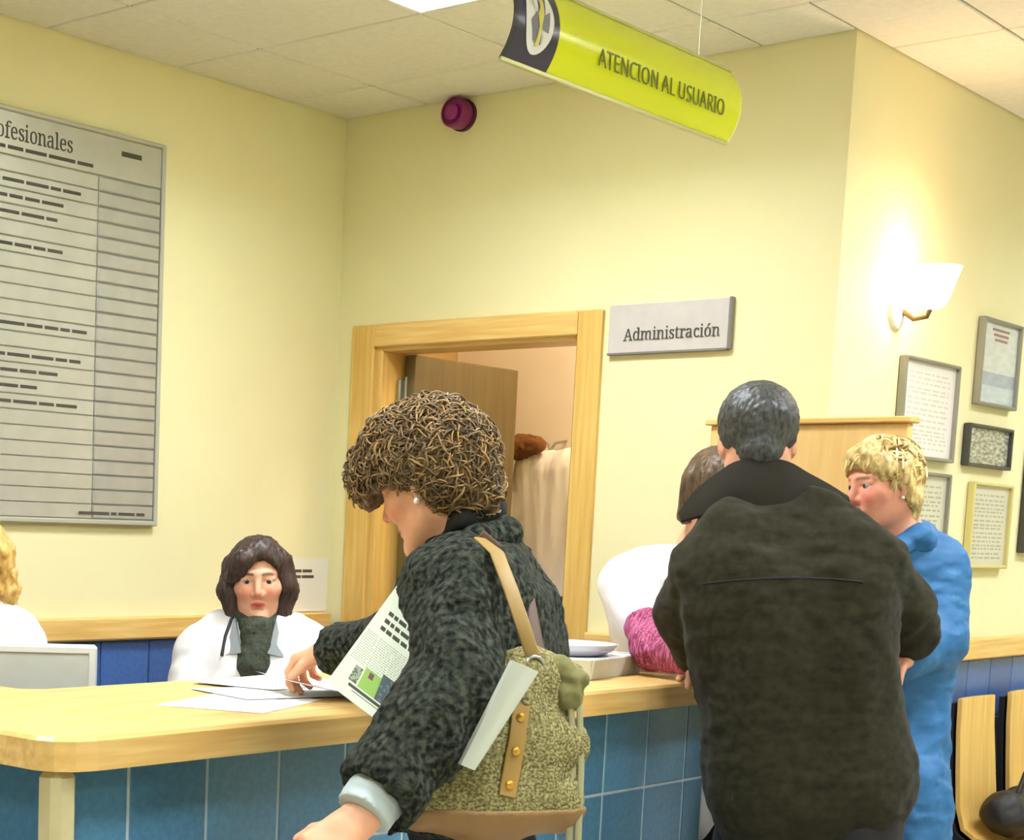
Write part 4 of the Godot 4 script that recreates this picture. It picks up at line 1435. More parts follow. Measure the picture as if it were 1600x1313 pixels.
func hair(R: Dictionary, called: String, caps: Array, cuts: Array, h: float, k: float, seed_: int, streak: float, dark: Color, light: Color, stretch := Vector3(1, 0.18, 1), freq := 70.0) -> Field:
	# caps and cuts in head coordinates; strands as relief, colour varies strand by strand
	var T: Transform3D = R.T
	var B: Basis = R.B
	var s: float = T.basis.x.length()
	var W := []
	for q in caps:
		W.append([T * q[0], T * q[1], q[2] * s, q[3] * s, k] + ([q[4], q[5]] if q.size() > 5 else []))
	for q in W:
		if q.size() > 6: q[5] = B * q[5]
	var bb := bounds(W, 0.03)
	var f := Field.new(bb[0], bb[1], h)
	for q in W:
		if q.size() > 6: f.cap(q[0], q[1], q[2], q[3], q[4], q[5], q[6])
		else: f.cap(q[0], q[1], q[2], q[3], q[4])
	for q in cuts:
		f.ell(T * q[0], B, q[1] * s, 0.012, true)
	f.ripple(noise(seed_, freq, 2), streak, stretch)
	var n2 := noise(seed_ + 3, freq * 1.3, 3)
	var g := G.new()
	f.into(g, func(p: Vector3) -> Color:
		return dark.lerp(light, clampf(0.5 + 0.9 * n2.get_noise_3dv(p * stretch), 0.0, 1.0)))
	obj(called, g, M.hair, R.node)
	return f

func locks(R: Dictionary, called: String, count: int, shape: Callable, seed_: int, tones: Array, rad: float, length: float, wild: float, droop := Vector3.ZERO) -> void:
	# loose tapering locks lying on the hair; shape(rng) gives a point in head coordinates, ZERO to skip
	var rng := RandomNumberGenerator.new()
	rng.seed = seed_
	var g := G.new()
	var T: Transform3D = R.T
	for k in count:
		var p: Vector3 = shape.call(rng)
		if p == Vector3.ZERO: continue
		var n := (p - Vector3(0, 0.02, -0.01)).normalized()
		var d := n.cross(Vector3(rng.randfn(), rng.randfn(), rng.randfn())).normalized()
		d = (d + droop * (0.6 + 0.8 * rng.randf())).normalized()
		d = (d - n * d.dot(n)).normalized()
		var side := n.cross(d)
		var pts := []
		var rr := []
		var m := 6
		var ph := rng.randf() * TAU
		var ln := length * rng.randf_range(0.7, 1.4)
		for q in m:
			var u := float(q) / (m - 1)
			var a := ph + u * wild * 3.2
			pts.append(T * (p + d * (u - 0.5) * ln + n * (0.007 * sin(a) * wild * 0.6 + 0.006 * sin(PI * u) - 0.004) + side * 0.010 * cos(a) * wild * 0.6))
			rr.append(rad * (0.35 + 0.65 * sin(PI * clampf(u * 0.85 + 0.15, 0, 1))))
		var tone: Color = tones[rng.randi() % tones.size()]
		g.col = tone * rng.randf_range(0.85, 1.15)
		g.tube(pts, rr, 5)
	g.col = Color(1, 1, 1)
	obj(called, g, M.hair, R.node)

func surface(f: Field, from: Vector3, to: Vector3) -> Vector3:
	# first point of the field's surface on the way
	var n := 160
	for k in n:
		var p := from.lerp(to, float(k) / n)
		var q := (p - f.o) / f.h
		var x := int(q.x); var y := int(q.y); var z := int(q.z)
		if x < 0 or y < 0 or z < 0 or x >= f.nx - 1 or y >= f.ny - 1 or z >= f.nz - 1: continue
		var fx := q.x - x; var fy := q.y - y; var fz := q.z - z
		var c := (z * f.ny + y) * f.nx + x
		var v := lerpf(lerpf(lerpf(f.f[c], f.f[c + 1], fx), lerpf(f.f[c + f.nx], f.f[c + f.nx + 1], fx), fy), lerpf(lerpf(f.f[c + f.nx * f.ny], f.f[c + f.nx * f.ny + 1], fx), lerpf(f.f[c + f.nx * f.ny + f.nx], f.f[c + f.nx * f.ny + f.nx + 1], fx), fy), fz)
		if v < 0.0: return p
	return to

func strip(parent: Node, called: String, top: Array, bot: Array, bow: Vector3, th: float, m: Material) -> void:
	# a cloth band between two edges, bowed outwards, with thickness
	var n := top.size()
	var sub := 4
	var rows := 6
	var A := []
	for q in [top, bot]:
		var c := Curve3D.new()
		for k in n:
			var tan: Vector3 = (q[mini(k + 1, n - 1)] - q[maxi(k - 1, 0)]) / 6.0
			c.add_point(q[k], -tan, tan)
		var line := []
		for k in (n - 1) * sub + 1:
			line.append(c.sample(mini(k / sub, n - 2), float(k) / sub - mini(k / sub, n - 2)))
		A.append(line)
	var cols: int = A[0].size()
	var P := []
	for k in cols:
		var col := []
		for y in rows + 1:
			var u := float(y) / rows
			col.append((A[0][k] as Vector3).lerp(A[1][k], u) + bow * sin(PI * (0.15 + 0.85 * u)) * (0.5 + 0.5 * sin(PI * k / (cols - 1))))
		P.append(col)
	var g := G.new()
	for s in 2:
		var first := g.v.size()
		for k in cols:
			for y in rows + 1:
				var du: Vector3 = P[mini(k + 1, cols - 1)][y] - P[maxi(k - 1, 0)][y]
				var dv: Vector3 = P[k][mini(y + 1, rows)] - P[k][maxi(y - 1, 0)]
				var nn := du.cross(dv).normalized()
				if nn.dot(bow) < 0: nn = -nn
				g.vert(P[k][y] + nn * (th * 0.5 if s == 0 else -th * 0.5), nn if s == 0 else -nn)
		for k in cols - 1:
			for y in rows:
				var o := first + k * (rows + 1) + y
				g.tri_i(o, o + 1, o + rows + 1); g.tri_i(o + 1, o + rows + 2, o + rows + 1)
	obj(called, g, m, parent)
	g = G.new()
	var top_line := []
	for k in cols: top_line.append(P[k][0])
	g.tube(top_line, [th * 0.52], 8)
	var low := []
	for k in cols: low.append(P[k][rows])
	g.tube(low, [th * 0.52], 8)
	obj(called + "_edge", g, m, parent)

func build_people() -> void:
	var lady := {
		"base": Vector3(2.218, 0.000, -1.561),
		"rows": [[Vector3(0.115, 1.376, -0.089), Vector3(-0.074, 1.376, 0.003), 0.058], [Vector3(0.097, 1.323, -0.070), Vector3(-0.056, 1.323, 0.004), 0.100], [Vector3(0.084, 1.268, -0.059), Vector3(-0.050, 1.268, 0.006), 0.112], [Vector3(0.077, 1.187, -0.052), Vector3(-0.058, 1.187, 0.014), 0.115], [Vector3(0.080, 1.107, -0.048), Vector3(-0.073, 1.107, 0.026), 0.122], [Vector3(0.075, 1.041, -0.041), Vector3(-0.077, 1.041, 0.033), 0.128]],
		"F": Vector3(-0.437, 0.000, -0.899),
		"L": Vector3(-0.899, 0.000, 0.437),
		"head": Vector3(-0.014, 1.517, -0.106),
		"neck": Vector3(0.017, 1.427, -0.056),
		"ls": Vector3(-0.129, 1.356, 0.031),
		"rs": Vector3(0.163, 1.363, -0.119),
		"le": Vector3(-0.224, 1.222, 0.108),
		"lw": Vector3(-0.407, 1.051, 0.090),
		"lh": Vector3(-0.458, 1.014, 0.072),
		"re": Vector3(0.244, 1.244, -0.340),
		"rw": Vector3(0.256, 1.218, -0.531),
		"rh": Vector3(0.260, 1.196, -0.611),
	}
	var man := {
		"base": Vector3(3.503, 0.000, -1.606),
		"rows": [[Vector3(-0.022, 1.512, -0.195), Vector3(0.073, 1.516, -0.093), 0.050], [Vector3(-0.076, 1.450, -0.183), Vector3(0.069, 1.457, -0.028), 0.070], [Vector3(-0.091, 1.351, -0.151), Vector3(0.065, 1.359, 0.016), 0.115], [Vector3(-0.083, 1.236, -0.121), Vector3(0.050, 1.243, 0.022), 0.125], [Vector3(-0.067, 1.107, -0.094), Vector3(0.049, 1.112, 0.030), 0.130], [Vector3(-0.051, 0.990, -0.070), Vector3(0.057, 0.995, 0.046), 0.132], [Vector3(-0.052, 0.901, -0.054), Vector3(0.057, 0.906, 0.062), 0.132]],
		"head": Vector3(0.053, 1.655, -0.200),
		"neck": Vector3(0.034, 1.553, -0.172),
		"ls": Vector3(-0.120, 1.393, -0.220),
		"lm": Vector3(-0.075, 1.293, -0.271),
		"le": Vector3(0.075, 1.201, -0.314),
		"lw": Vector3(0.286, 1.188, -0.337),
		"lh": Vector3(0.399, 1.178, -0.361),
		"rs": Vector3(0.114, 1.398, 0.062),
		"rm": Vector3(0.160, 1.321, 0.097),
		"re": Vector3(0.247, 1.264, 0.082),
		"rw": Vector3(0.315, 1.218, -0.059),
		"rh": Vector3(0.339, 1.208, -0.104),
		"F": Vector3(0.900, 0.000, -0.436),
		"L": Vector3(-0.436, 0.000, -0.900),
		"ct0": Vector3(-0.056, 1.501, -0.318),
		"ct1": Vector3(-0.062, 1.551, -0.275),
		"ct2": Vector3(-0.060, 1.593, -0.221),
		"ct3": Vector3(-0.049, 1.613, -0.191),
		"ct4": Vector3(-0.018, 1.620, -0.151),
		"ct5": Vector3(0.018, 1.616, -0.112),
		"ct6": Vector3(0.067, 1.593, -0.084),
		"ct7": Vector3(0.126, 1.571, -0.062),
		"ct8": Vector3(0.191, 1.548, -0.047),
		"cb0": Vector3(-0.080, 1.486, -0.297),
		"cb1": Vector3(-0.106, 1.498, -0.238),
		"cb2": Vector3(-0.101, 1.504, -0.190),
		"cb3": Vector3(-0.088, 1.511, -0.155),
		"cb4": Vector3(-0.063, 1.509, -0.120),
		"cb5": Vector3(-0.030, 1.516, -0.086),
		"cb6": Vector3(0.020, 1.526, -0.063),
		"cb7": Vector3(0.091, 1.534, -0.047),
		"cb8": Vector3(0.182, 1.534, -0.039),
	}
	var clerk := {
		"base": Vector3(3.225, 0.000, -2.989),
		"rows": [[Vector3(-0.040, 1.165, -0.076), Vector3(0.074, 1.171, 0.046), 0.050], [Vector3(-0.048, 1.124, -0.077), Vector3(0.079, 1.130, 0.059), 0.075], [Vector3(-0.032, 1.052, -0.046), Vector3(0.055, 1.056, 0.046), 0.100], [Vector3(-0.029, 0.954, -0.025), Vector3(0.035, 0.957, 0.044), 0.105], [Vector3(-0.035, 0.856, -0.014), Vector3(0.028, 0.859, 0.055), 0.110], [Vector3(-0.042, 0.741, 0.000), Vector3(0.019, 0.744, 0.066), 0.120]],
		"head": Vector3(0.016, 1.297, -0.011),
		"neck": Vector3(0.017, 1.176, -0.017),
		"ls": Vector3(0.115, 1.134, 0.097),
		"le": Vector3(0.094, 0.985, 0.191),
		"lw": Vector3(-0.123, 0.943, 0.276),
		"lh": Vector3(-0.205, 0.937, 0.308),
		"rs": Vector3(-0.084, 1.124, -0.116),
		"re": Vector3(-0.170, 0.972, -0.092),
		"rw": Vector3(-0.261, 0.936, 0.129),
		"rh": Vector3(-0.300, 0.932, 0.206),
		"F": Vector3(-0.725, -0.000, 0.674),
		"L": Vector3(0.681, -0.000, 0.732),
	}
	var blue := {
		"base": Vector3(3.951, 0.000, -1.588),
		"rows": [[Vector3(0.028, 1.425, -0.046), Vector3(0.064, 1.427, -0.007), 0.055], [Vector3(0.026, 1.385, -0.041), Vector3(0.060, 1.387, -0.005), 0.075], [Vector3(0.023, 1.289, -0.026), Vector3(0.037, 1.290, -0.011), 0.098], [Vector3(0.004, 1.155, -0.022), Vector3(0.017, 1.156, -0.008), 0.100], [Vector3(-0.013, 1.021, -0.015), Vector3(0.001, 1.022, -0.001), 0.104], [Vector3(-0.028, 0.888, -0.007), Vector3(-0.015, 0.889, 0.008), 0.108], [Vector3(-0.043, 0.765, -0.000), Vector3(-0.030, 0.765, 0.015), 0.110], [Vector3(-0.063, 0.606, 0.009), Vector3(-0.049, 0.606, 0.023), 0.112]],
		"head": Vector3(-0.011, 1.577, -0.087),
		"neck": Vector3(0.028, 1.451, -0.051),
		"ls": Vector3(0.054, 1.390, 0.033),
		"le": Vector3(-0.013, 1.236, 0.064),
		"lw": Vector3(-0.167, 1.194, 0.053),
		"lh": Vector3(-0.243, 1.193, 0.060),
		"rs": Vector3(0.035, 1.397, -0.108),
		"re": Vector3(0.019, 1.221, -0.137),
		"rw": Vector3(-0.131, 1.173, -0.052),
		"rh": Vector3(-0.170, 1.178, -0.006),
		"F": Vector3(-0.861, 0.000, -0.508),
		"L": Vector3(-0.508, 0.000, 0.861),
	}
	var helper := {
		"base": Vector3(3.875, 0.000, -2.074),
		"rows": [[Vector3(-0.069, 1.368, -0.121), Vector3(0.004, 1.372, -0.043), 0.050], [Vector3(-0.080, 1.320, -0.124), Vector3(-0.000, 1.324, -0.039), 0.075], [Vector3(-0.072, 1.225, -0.112), Vector3(-0.015, 1.228, -0.051), 0.100], [Vector3(-0.046, 1.115, -0.079), Vector3(-0.017, 1.117, -0.047), 0.105], [Vector3(-0.027, 0.958, -0.028), Vector3(-0.001, 0.959, -0.001), 0.105], [Vector3(-0.021, 0.801, 0.007), Vector3(-0.004, 0.801, 0.025), 0.110]],
		"head": Vector3(-0.018, 1.548, 0.019),
		"neck": Vector3(-0.002, 1.423, -0.029),
		"ls": Vector3(-0.002, 1.335, 0.017),
		"le": Vector3(-0.067, 1.176, 0.081),
		"lw": Vector3(-0.246, 1.149, 0.145),
		"lh": Vector3(-0.305, 1.154, 0.168),
		"rs": Vector3(-0.134, 1.332, -0.155),
		"rm": Vector3(-0.166, 1.260, -0.087),
		"re": Vector3(-0.241, 1.187, -0.006),
		"rw": Vector3(-0.305, 1.169, 0.122),
		"rh": Vector3(-0.327, 1.168, 0.171),
		"F": Vector3(-0.878, -0.000, 0.478),
		"L": Vector3(0.478, -0.000, 0.878),
	}
	var colleague := {
		"base": Vector3(2.508, 0.000, -3.217),
		"rows": [[Vector3(-0.027, 1.191, -0.064), Vector3(0.047, 1.194, 0.016), 0.050], [Vector3(-0.032, 1.146, -0.060), Vector3(0.050, 1.149, 0.027), 0.075], [Vector3(-0.017, 1.064, -0.030), Vector3(0.022, 1.066, 0.012), 0.100], [Vector3(-0.015, 0.975, -0.011), Vector3(0.007, 0.976, 0.013), 0.105], [Vector3(-0.025, 0.780, 0.015), Vector3(-0.011, 0.780, 0.030), 0.120]],
		"head": Vector3(0.010, 1.321, -0.019),
		"neck": Vector3(0.014, 1.208, -0.022),
		"ls": Vector3(0.082, 1.151, 0.062),
		"le": Vector3(0.067, 1.023, 0.144),
		"lw": Vector3(-0.081, 0.972, 0.216),
		"lh": Vector3(-0.143, 0.973, 0.252),
		"rs": Vector3(-0.064, 1.144, -0.095),
		"re": Vector3(-0.129, 1.013, -0.067),
		"rw": Vector3(-0.174, 0.968, 0.116),
		"rh": Vector3(-0.201, 0.970, 0.190),
		"F": Vector3(-0.616, -0.000, 0.788),
		"L": Vector3(0.788, -0.000, 0.616),
	}
	M.skin = vcol(mat(Color(1, 1, 1), 0.55))
	M.skin.subsurf_scatter_enabled = true
	M.skin.subsurf_scatter_strength = 0.12
	M.eye = vcol(mat(Color(1, 1, 1), 0.15))
	M.hair = vcol(mat(Color(1, 1, 1), 0.5))
	var white_cloth := grained(rgb8(232, 230, 232), rgb8(242, 240, 240), Vector3(3, 3, 3), 0.85, 0.03, false)
	var black_cloth := grained(rgb8(18, 18, 20), rgb8(30, 30, 32), Vector3(5, 5, 5), 0.9, 0.05, false)
	var skin_a := {"skin": lin(222, 168, 138), "lip": lin(190, 92, 84), "rose": lin(216, 128, 104), "brow": lin(70, 48, 34)}
	build_lady(lady, skin_a, black_cloth)
	build_man(man, skin_a, black_cloth)
	build_clerk(clerk, skin_a, white_cloth, black_cloth)
	build_blue(blue, skin_a, black_cloth)
	build_helper(helper, skin_a, white_cloth, black_cloth)
	build_colleague(colleague, skin_a, white_cloth, black_cloth)
	# office chairs under the two seated colleagues
	var first: Node3D = null
	for q in [[clerk, "dark office chair under the dark haired receptionist"], [colleague, "dark office chair under the blonde colleague"]]:
		var P: Dictionary = q[0]
		var at: Vector3 = P.base
		if first == null: first = office_chair(at, atan2(P.F.x, P.F.z), q[1])
		else:
			var c: Node3D = first.duplicate()
			c.name = numbered("office_chair")
			add_child(c)
			c.position = at
			c.rotation.y = atan2(P.F.x, P.F.z)
			c.set_meta("label", q[1])

func office_chair(at: Vector3, turn: float, label: String) -> Node3D:
	var t := thing("office_chair", label, "chair", at, turn, "office chairs behind the counter")
	var m := mat(rgb8(52, 66, 110), 0.9)
	var g := G.new()
	g.box(Vector3(0, 0.385, 0.10), Vector3(0.44, 0.06, 0.42), 0.02)
	obj("seat", g, m, t)
	g = G.new()
	g.box(Vector3(0, 0.72, -0.19), Vector3(0.38, 0.34, 0.045), 0.018)
	obj("backrest", g, m, t)
	g = G.new()
	g.tube([Vector3(0, 0.35, 0.0), Vector3(0, 0.36, -0.2), Vector3(0, 0.5, -0.225), Vector3(0, 0.7, -0.215)], [0.016], 8)
	obj("back_post", g, M.dark, t)
	g = G.new()
	g.tube([Vector3(0, 0.06, 0.08), Vector3(0, 0.36, 0.08)], [0.025], 12)
	obj("gas_lift", g, M.metal, t)
	for k in 5:
		var a := TAU * k / 5
		var e := Vector3(sin(a) * 0.27, 0.055, 0.08 + cos(a) * 0.27)
		g = G.new()
		g.tube([Vector3(0, 0.085, 0.08), e], [0.018, 0.013], 8)
		var leg := obj("leg", g, M.dark, t)
		g = G.new()
		g.lathe([Vector2(0, -0.012), Vector2(0.026, -0.012), Vector2(0.026, 0.012), Vector2(0, 0.012)], Vector3(e.x, 0.027, e.z), Vector3(cos(a), 0, -sin(a)), 16)
		obj("castor", g, M.black, leg)
	return t

func torso(P: Dictionary, k := 0.075) -> Array:
	var out := []
	for q in P.rows: out.append([q[0], q[1], q[2], q[2], k])
	return out

func build_lady(P: Dictionary, skin: Dictionary, black: Material) -> void:
	var F: Vector3 = P.F
	var L: Vector3 = P.L
	var look := skin.duplicate()
	look.merge({"size": 0.88, "down": 22.0, "tilt": 0.0, "cell": 0.0032, "gaze": (F * 0.95 - L * 0.28).normalized(), "l_palm": -L, "l_thumb": F, "l_curl": 0.42, "r_palm": Vector3(0, -1, 0) - F * 0.2, "r_thumb": L, "r_curl": 0.85, "hand": 0.92, "eye_down": 0.3}, true)
	look.skin = lin(226, 168, 132)
	look.rose = lin(222, 118, 88)
	var R := make_person(P, "woman in a mottled grey jacket with curly brown hair reaching over the counter", look)
	var tweed := grained(rgb8(9, 11, 10), rgb8(72, 76, 64), Vector3(3.6, 3.6, 3.6), 0.95, 0.075, false, 21, 3, 0.28, 0.75)
	tweed.rim_enabled = true
	tweed.rim = 0.06
	tweed.metallic_specular = 0.2
	var le: Vector3 = P.le
	var lw: Vector3 = P.lw
	var re: Vector3 = P.re
	var rw: Vector3 = P.rw
	var l_end := le.lerp(lw, 0.74)
	var r_end := re.lerp(rw, 0.86)
	var caps := torso(P)
	caps.append([P.ls, le, 0.074, 0.068, 0.035]); caps.append([le, l_end, 0.068, 0.066, 0.03])
	caps.append([P.rs, re, 0.070, 0.062, 0.035]); caps.append([re, r_end, 0.060, 0.054, 0.03])
	var f := field_of(caps, 0.0085, 0.05)
	f.ell(l_end + (lw - le).normalized() * 0.085, Basis.IDENTITY, Vector3(0.075, 0.075, 0.075), 0.006, true)
	f.ell(r_end + (rw - re).normalized() * 0.070, Basis.IDENTITY, Vector3(0.060, 0.060, 0.060), 0.006, true)
	f.below(1.0)
	f.ripple(noise(31, 7.0, 2), 0.013, Vector3(1, 1.5, 1))
	f.ripple(noise(32, 48.0, 2), 0.0045)
	var g := G.new()
	f.into(g)
	obj("jacket", g, tweed, R.node)
	# raised collar and dark scarf at the nape
	var N: Vector3 = P.neck
	cloth(R.node, "collar", [[N - F * 0.055 + Vector3(0, 0.020, 0), N - F * 0.025 + L * 0.065 + Vector3(0, 0.005, 0), 0.026, 0.026], [N - F * 0.025 + L * 0.065 + Vector3(0, 0.005, 0), N + F * 0.055 + L * 0.060 + Vector3(0, -0.035, 0), 0.026, 0.022], [N - F * 0.055 + Vector3(0, 0.020, 0), N - F * 0.025 - L * 0.065, 0.026, 0.026], [N - F * 0.025 - L * 0.065, N + F * 0.06 - L * 0.06 + Vector3(0, -0.03, 0), 0.026, 0.022], [N + F * 0.055 + L * 0.060 + Vector3(0, -0.035, 0), N + F * 0.095 + L * 0.045 + Vector3(0, -0.12, 0), 0.020, 0.018]], 0.007, 0.02, tweed, 0.004, 14.0, 0.003, 6)
	cloth(R.node, "scarf", [[N - F * 0.035 + Vector3(0, 0.055, 0), N + L * 0.048 + Vector3(0, 0.045, 0), 0.022, 0.022], [N + L * 0.048 + Vector3(0, 0.045, 0), N + F * 0.045 + L * 0.03 + Vector3(0, 0.005, 0), 0.022, 0.020], [N - F * 0.035 + Vector3(0, 0.055, 0), N - L * 0.045 + Vector3(0, 0.04, 0), 0.022, 0.022], [N - L * 0.045 + Vector3(0, 0.04, 0), N + F * 0.05 + Vector3(0, 0.0, 0), 0.022, 0.02]], 0.007, 0.015, mat(rgb8(24, 26, 28), 0.9), 0.004, 20.0, 0.0, 9)
	# pale blue shirt cuff below the sleeve
	for q in [[le, lw, 0.62, 0.97, 0.044, 0.041, rgb8(186, 200, 200)], [re, rw, 0.78, 0.97, 0.036, 0.034, rgb8(216, 206, 206)]]:
		var d: Vector3 = (q[1] - q[0]).normalized()
		var fc := field_of([[q[0].lerp(q[1], q[2]), q[0].lerp(q[1], q[3] + 0.25), q[4], q[5], 0.02]], 0.0055, 0.02)
		fc.ripple(noise(4, 22.0, 2), 0.003)
		fc.plane(q[0].lerp(q[1], q[3]), d)
		var gc := G.new()
		fc.into(gc)
		obj("shirt_cuff", gc, mat(q[6], 0.85), R.node)
	trousers(R, P, black, 0.10, 0.085, 0.075)
	# hair: full and curly
	var dark := lin(64, 48, 30)
	var light := lin(186, 146, 84)
	var hf := hair(R, "hair", [[Vector3(0, 0.062, -0.02), Vector3(0, 0.066, 0.03), 0.092, 0.084], [Vector3(0, 0.075, 0.05), Vector3(0, 0.070, 0.105), 0.066, 0.046], [Vector3(0, 0.03, -0.06), Vector3(0, -0.03, -0.062), 0.074, 0.060], [Vector3(0.045, 0.04, -0.03), Vector3(0.05, -0.01, -0.04), 0.048, 0.034], [Vector3(-0.045, 0.04, -0.03), Vector3(-0.05, -0.01, -0.04), 0.048, 0.034], [Vector3(0, 0.045, 0.10), Vector3(0, 0.030, 0.125), 0.036, 0.026], [Vector3(0.03, 0.055, 0.085), Vector3(0.04, 0.04, 0.075), 0.03, 0.026], [Vector3(-0.03, 0.055, 0.085), Vector3(-0.04, 0.04, 0.075), 0.03, 0.026]], [[Vector3(0, -0.05, 0.075), Vector3(0.10, 0.085, 0.072)]], 0.0055, 0.035, 51, 0.008, dark.lerp(light, 0.1), dark.lerp(light, 0.5), Vector3.ONE, 40.0)
	var T: Transform3D = R.T
	var inv := T.affine_inverse()
	locks(R, "curls", 6500, func(rng: RandomNumberGenerator) -> Vector3:
		var d := Vector3(rng.randfn(), rng.randfn(), rng.randfn()).normalized()
		var p := inv * surface(hf, T * (Vector3(0, 0.045, 0.0) + d * 0.19), T * Vector3(0, 0.045, 0.0))
		if p.y < -0.085 or (p - Vector3(0, 0.045, 0)).length() < 0.05: return Vector3.ZERO
		if p.z > 0.03 and p.y < 0.030: return Vector3.ZERO
		if p.z > -0.02 and p.y < 0.010: return Vector3.ZERO
		return p + d * rng.randf_range(-0.004, 0.005), 52, [dark.lerp(light, 0.1), dark.lerp(light, 0.2), dark.lerp(light, 0.3), dark.lerp(light, 0.45), dark.lerp(light, 0.7), lin(150, 120, 74), lin(84, 66, 44), lin(104, 88, 58)], 0.0017, 0.036, 1.3)
	var gg := G.new()
	gg.lathe([Vector2(0, -0.005), Vector2(0.0045, -0.003), Vector2(0.0055, 0.001), Vector2(0.003, 0.005), Vector2(0, 0.006)], R.T * Vector3(0.080, -0.030, 0.002), Vector3.UP, 14)
	obj("earring", gg, mat(rgb8(240, 236, 226), 0.2), R.node)

func build_man(P: Dictionary, skin: Dictionary, black: Material) -> void:
	var F: Vector3 = P.F
	var L: Vector3 = P.L
	var look := skin.duplicate()
	look.merge({"size": 1.0, "down": 20.0, "tilt": -2.0, "neck_r": 0.062, "gaze": (F + L * 0.1).normalized(), "l_palm": Vector3.DOWN, "l_thumb": -L, "r_palm": Vector3.DOWN, "r_thumb": L, "hand": 1.05, "cell": 0.0045, "brow": lin(50, 46, 42)}, true)
	look.skin = lin(206, 150, 120)
	var R := make_person(P, "man in a dark olive jacket seen from behind, leaning on the counter", look)
	var fleece := grained(rgb8(30, 29, 20), rgb8(54, 51, 36), Vector3(3, 3, 3), 0.95, 0.05, false, 5)
	fleece.rim_enabled = true
	fleece.rim = 0.1
	fleece.metallic_specular = 0.2
	fleece.rim_tint = 0.6
	var caps := torso(P, 0.085)
	caps.append_array(limb_caps(P, "l", [0.080, 0.070, 0.064, 0.056], 0.028))
	caps.append_array(limb_caps(P, "r", [0.080, 0.070, 0.062, 0.056], 0.028))
	var f := field_of(caps, 0.009, 0.05)
	f.ripple(noise(41, 5.5, 2), 0.017, Vector3(1, 0.45, 1))
	f.ripple(noise(42, 13.0, 2), 0.005, Vector3(0.8, 1.6, 0.8))
	var g := G.new()
	f.into(g)
	obj("jacket", g, fleece, R.node)
	# yoke, centre and armhole seams run over the cloth
	var seam := mat(rgb8(20, 19, 15), 0.95)
	var a0: Vector3 = P.rows[2][0]
	var a1: Vector3 = P.rows[2][1]
	var yoke := []
	for k in 25:
		var u := -0.30 + 1.45 * k / 24.0
		var p := a0.lerp(a1, u) + Vector3(0, 0.018 - 0.02 * (u - 0.5) * (u - 0.5), 0)
		yoke.append(surface(f, p - F * 0.3, p + F * 0.05) - F * 0.0008)
	g = G.new()
	g.tube(yoke, [0.0030], 6)
	obj("yoke_seam", g, seam, R.node)
	# stand-up collar, spread open at the front
	var leather := mat(rgb8(34, 31, 23), 0.75)
	leather.metallic_specular = 0.25
	var top := []
	var bot := []
	var inner := []
	for k in 9:
		top.append(P["ct%d" % k]); bot.append(P["cb%d" % k])
		inner.append((P["cb%d" % k] as Vector3).lerp(P.neck, 0.35) + F * 0.02)
	strip(R.node, "collar", top, bot, -F * 0.012, 0.009, leather)
	strip(R.node, "collar_lining", top, inner, F * 0.004, 0.006, leather)
	trousers(R, P, black, 0.11, 0.095, 0.085)
	# short dark grey hair
	hair(R, "hair", [[Vector3(0, 0.050, -0.026), Vector3(0, 0.056, 0.018), 0.086, 0.074], [Vector3(0, 0.03, -0.048), Vector3(0, -0.028, -0.052), 0.072, 0.050], [Vector3(0.05, 0.03, -0.015), Vector3(0.056, 0.005, -0.028), 0.030, 0.020], [Vector3(-0.05, 0.03, -0.015), Vector3(-0.056, 0.005, -0.028), 0.030, 0.020]], [[Vector3(0, -0.04, 0.10), Vector3(0.09, 0.11, 0.085)]], 0.005, 0.02, 61, 0.0035, lin(26, 27, 26), lin(72, 74, 70), Vector3(1, 0.5, 1), 90.0)

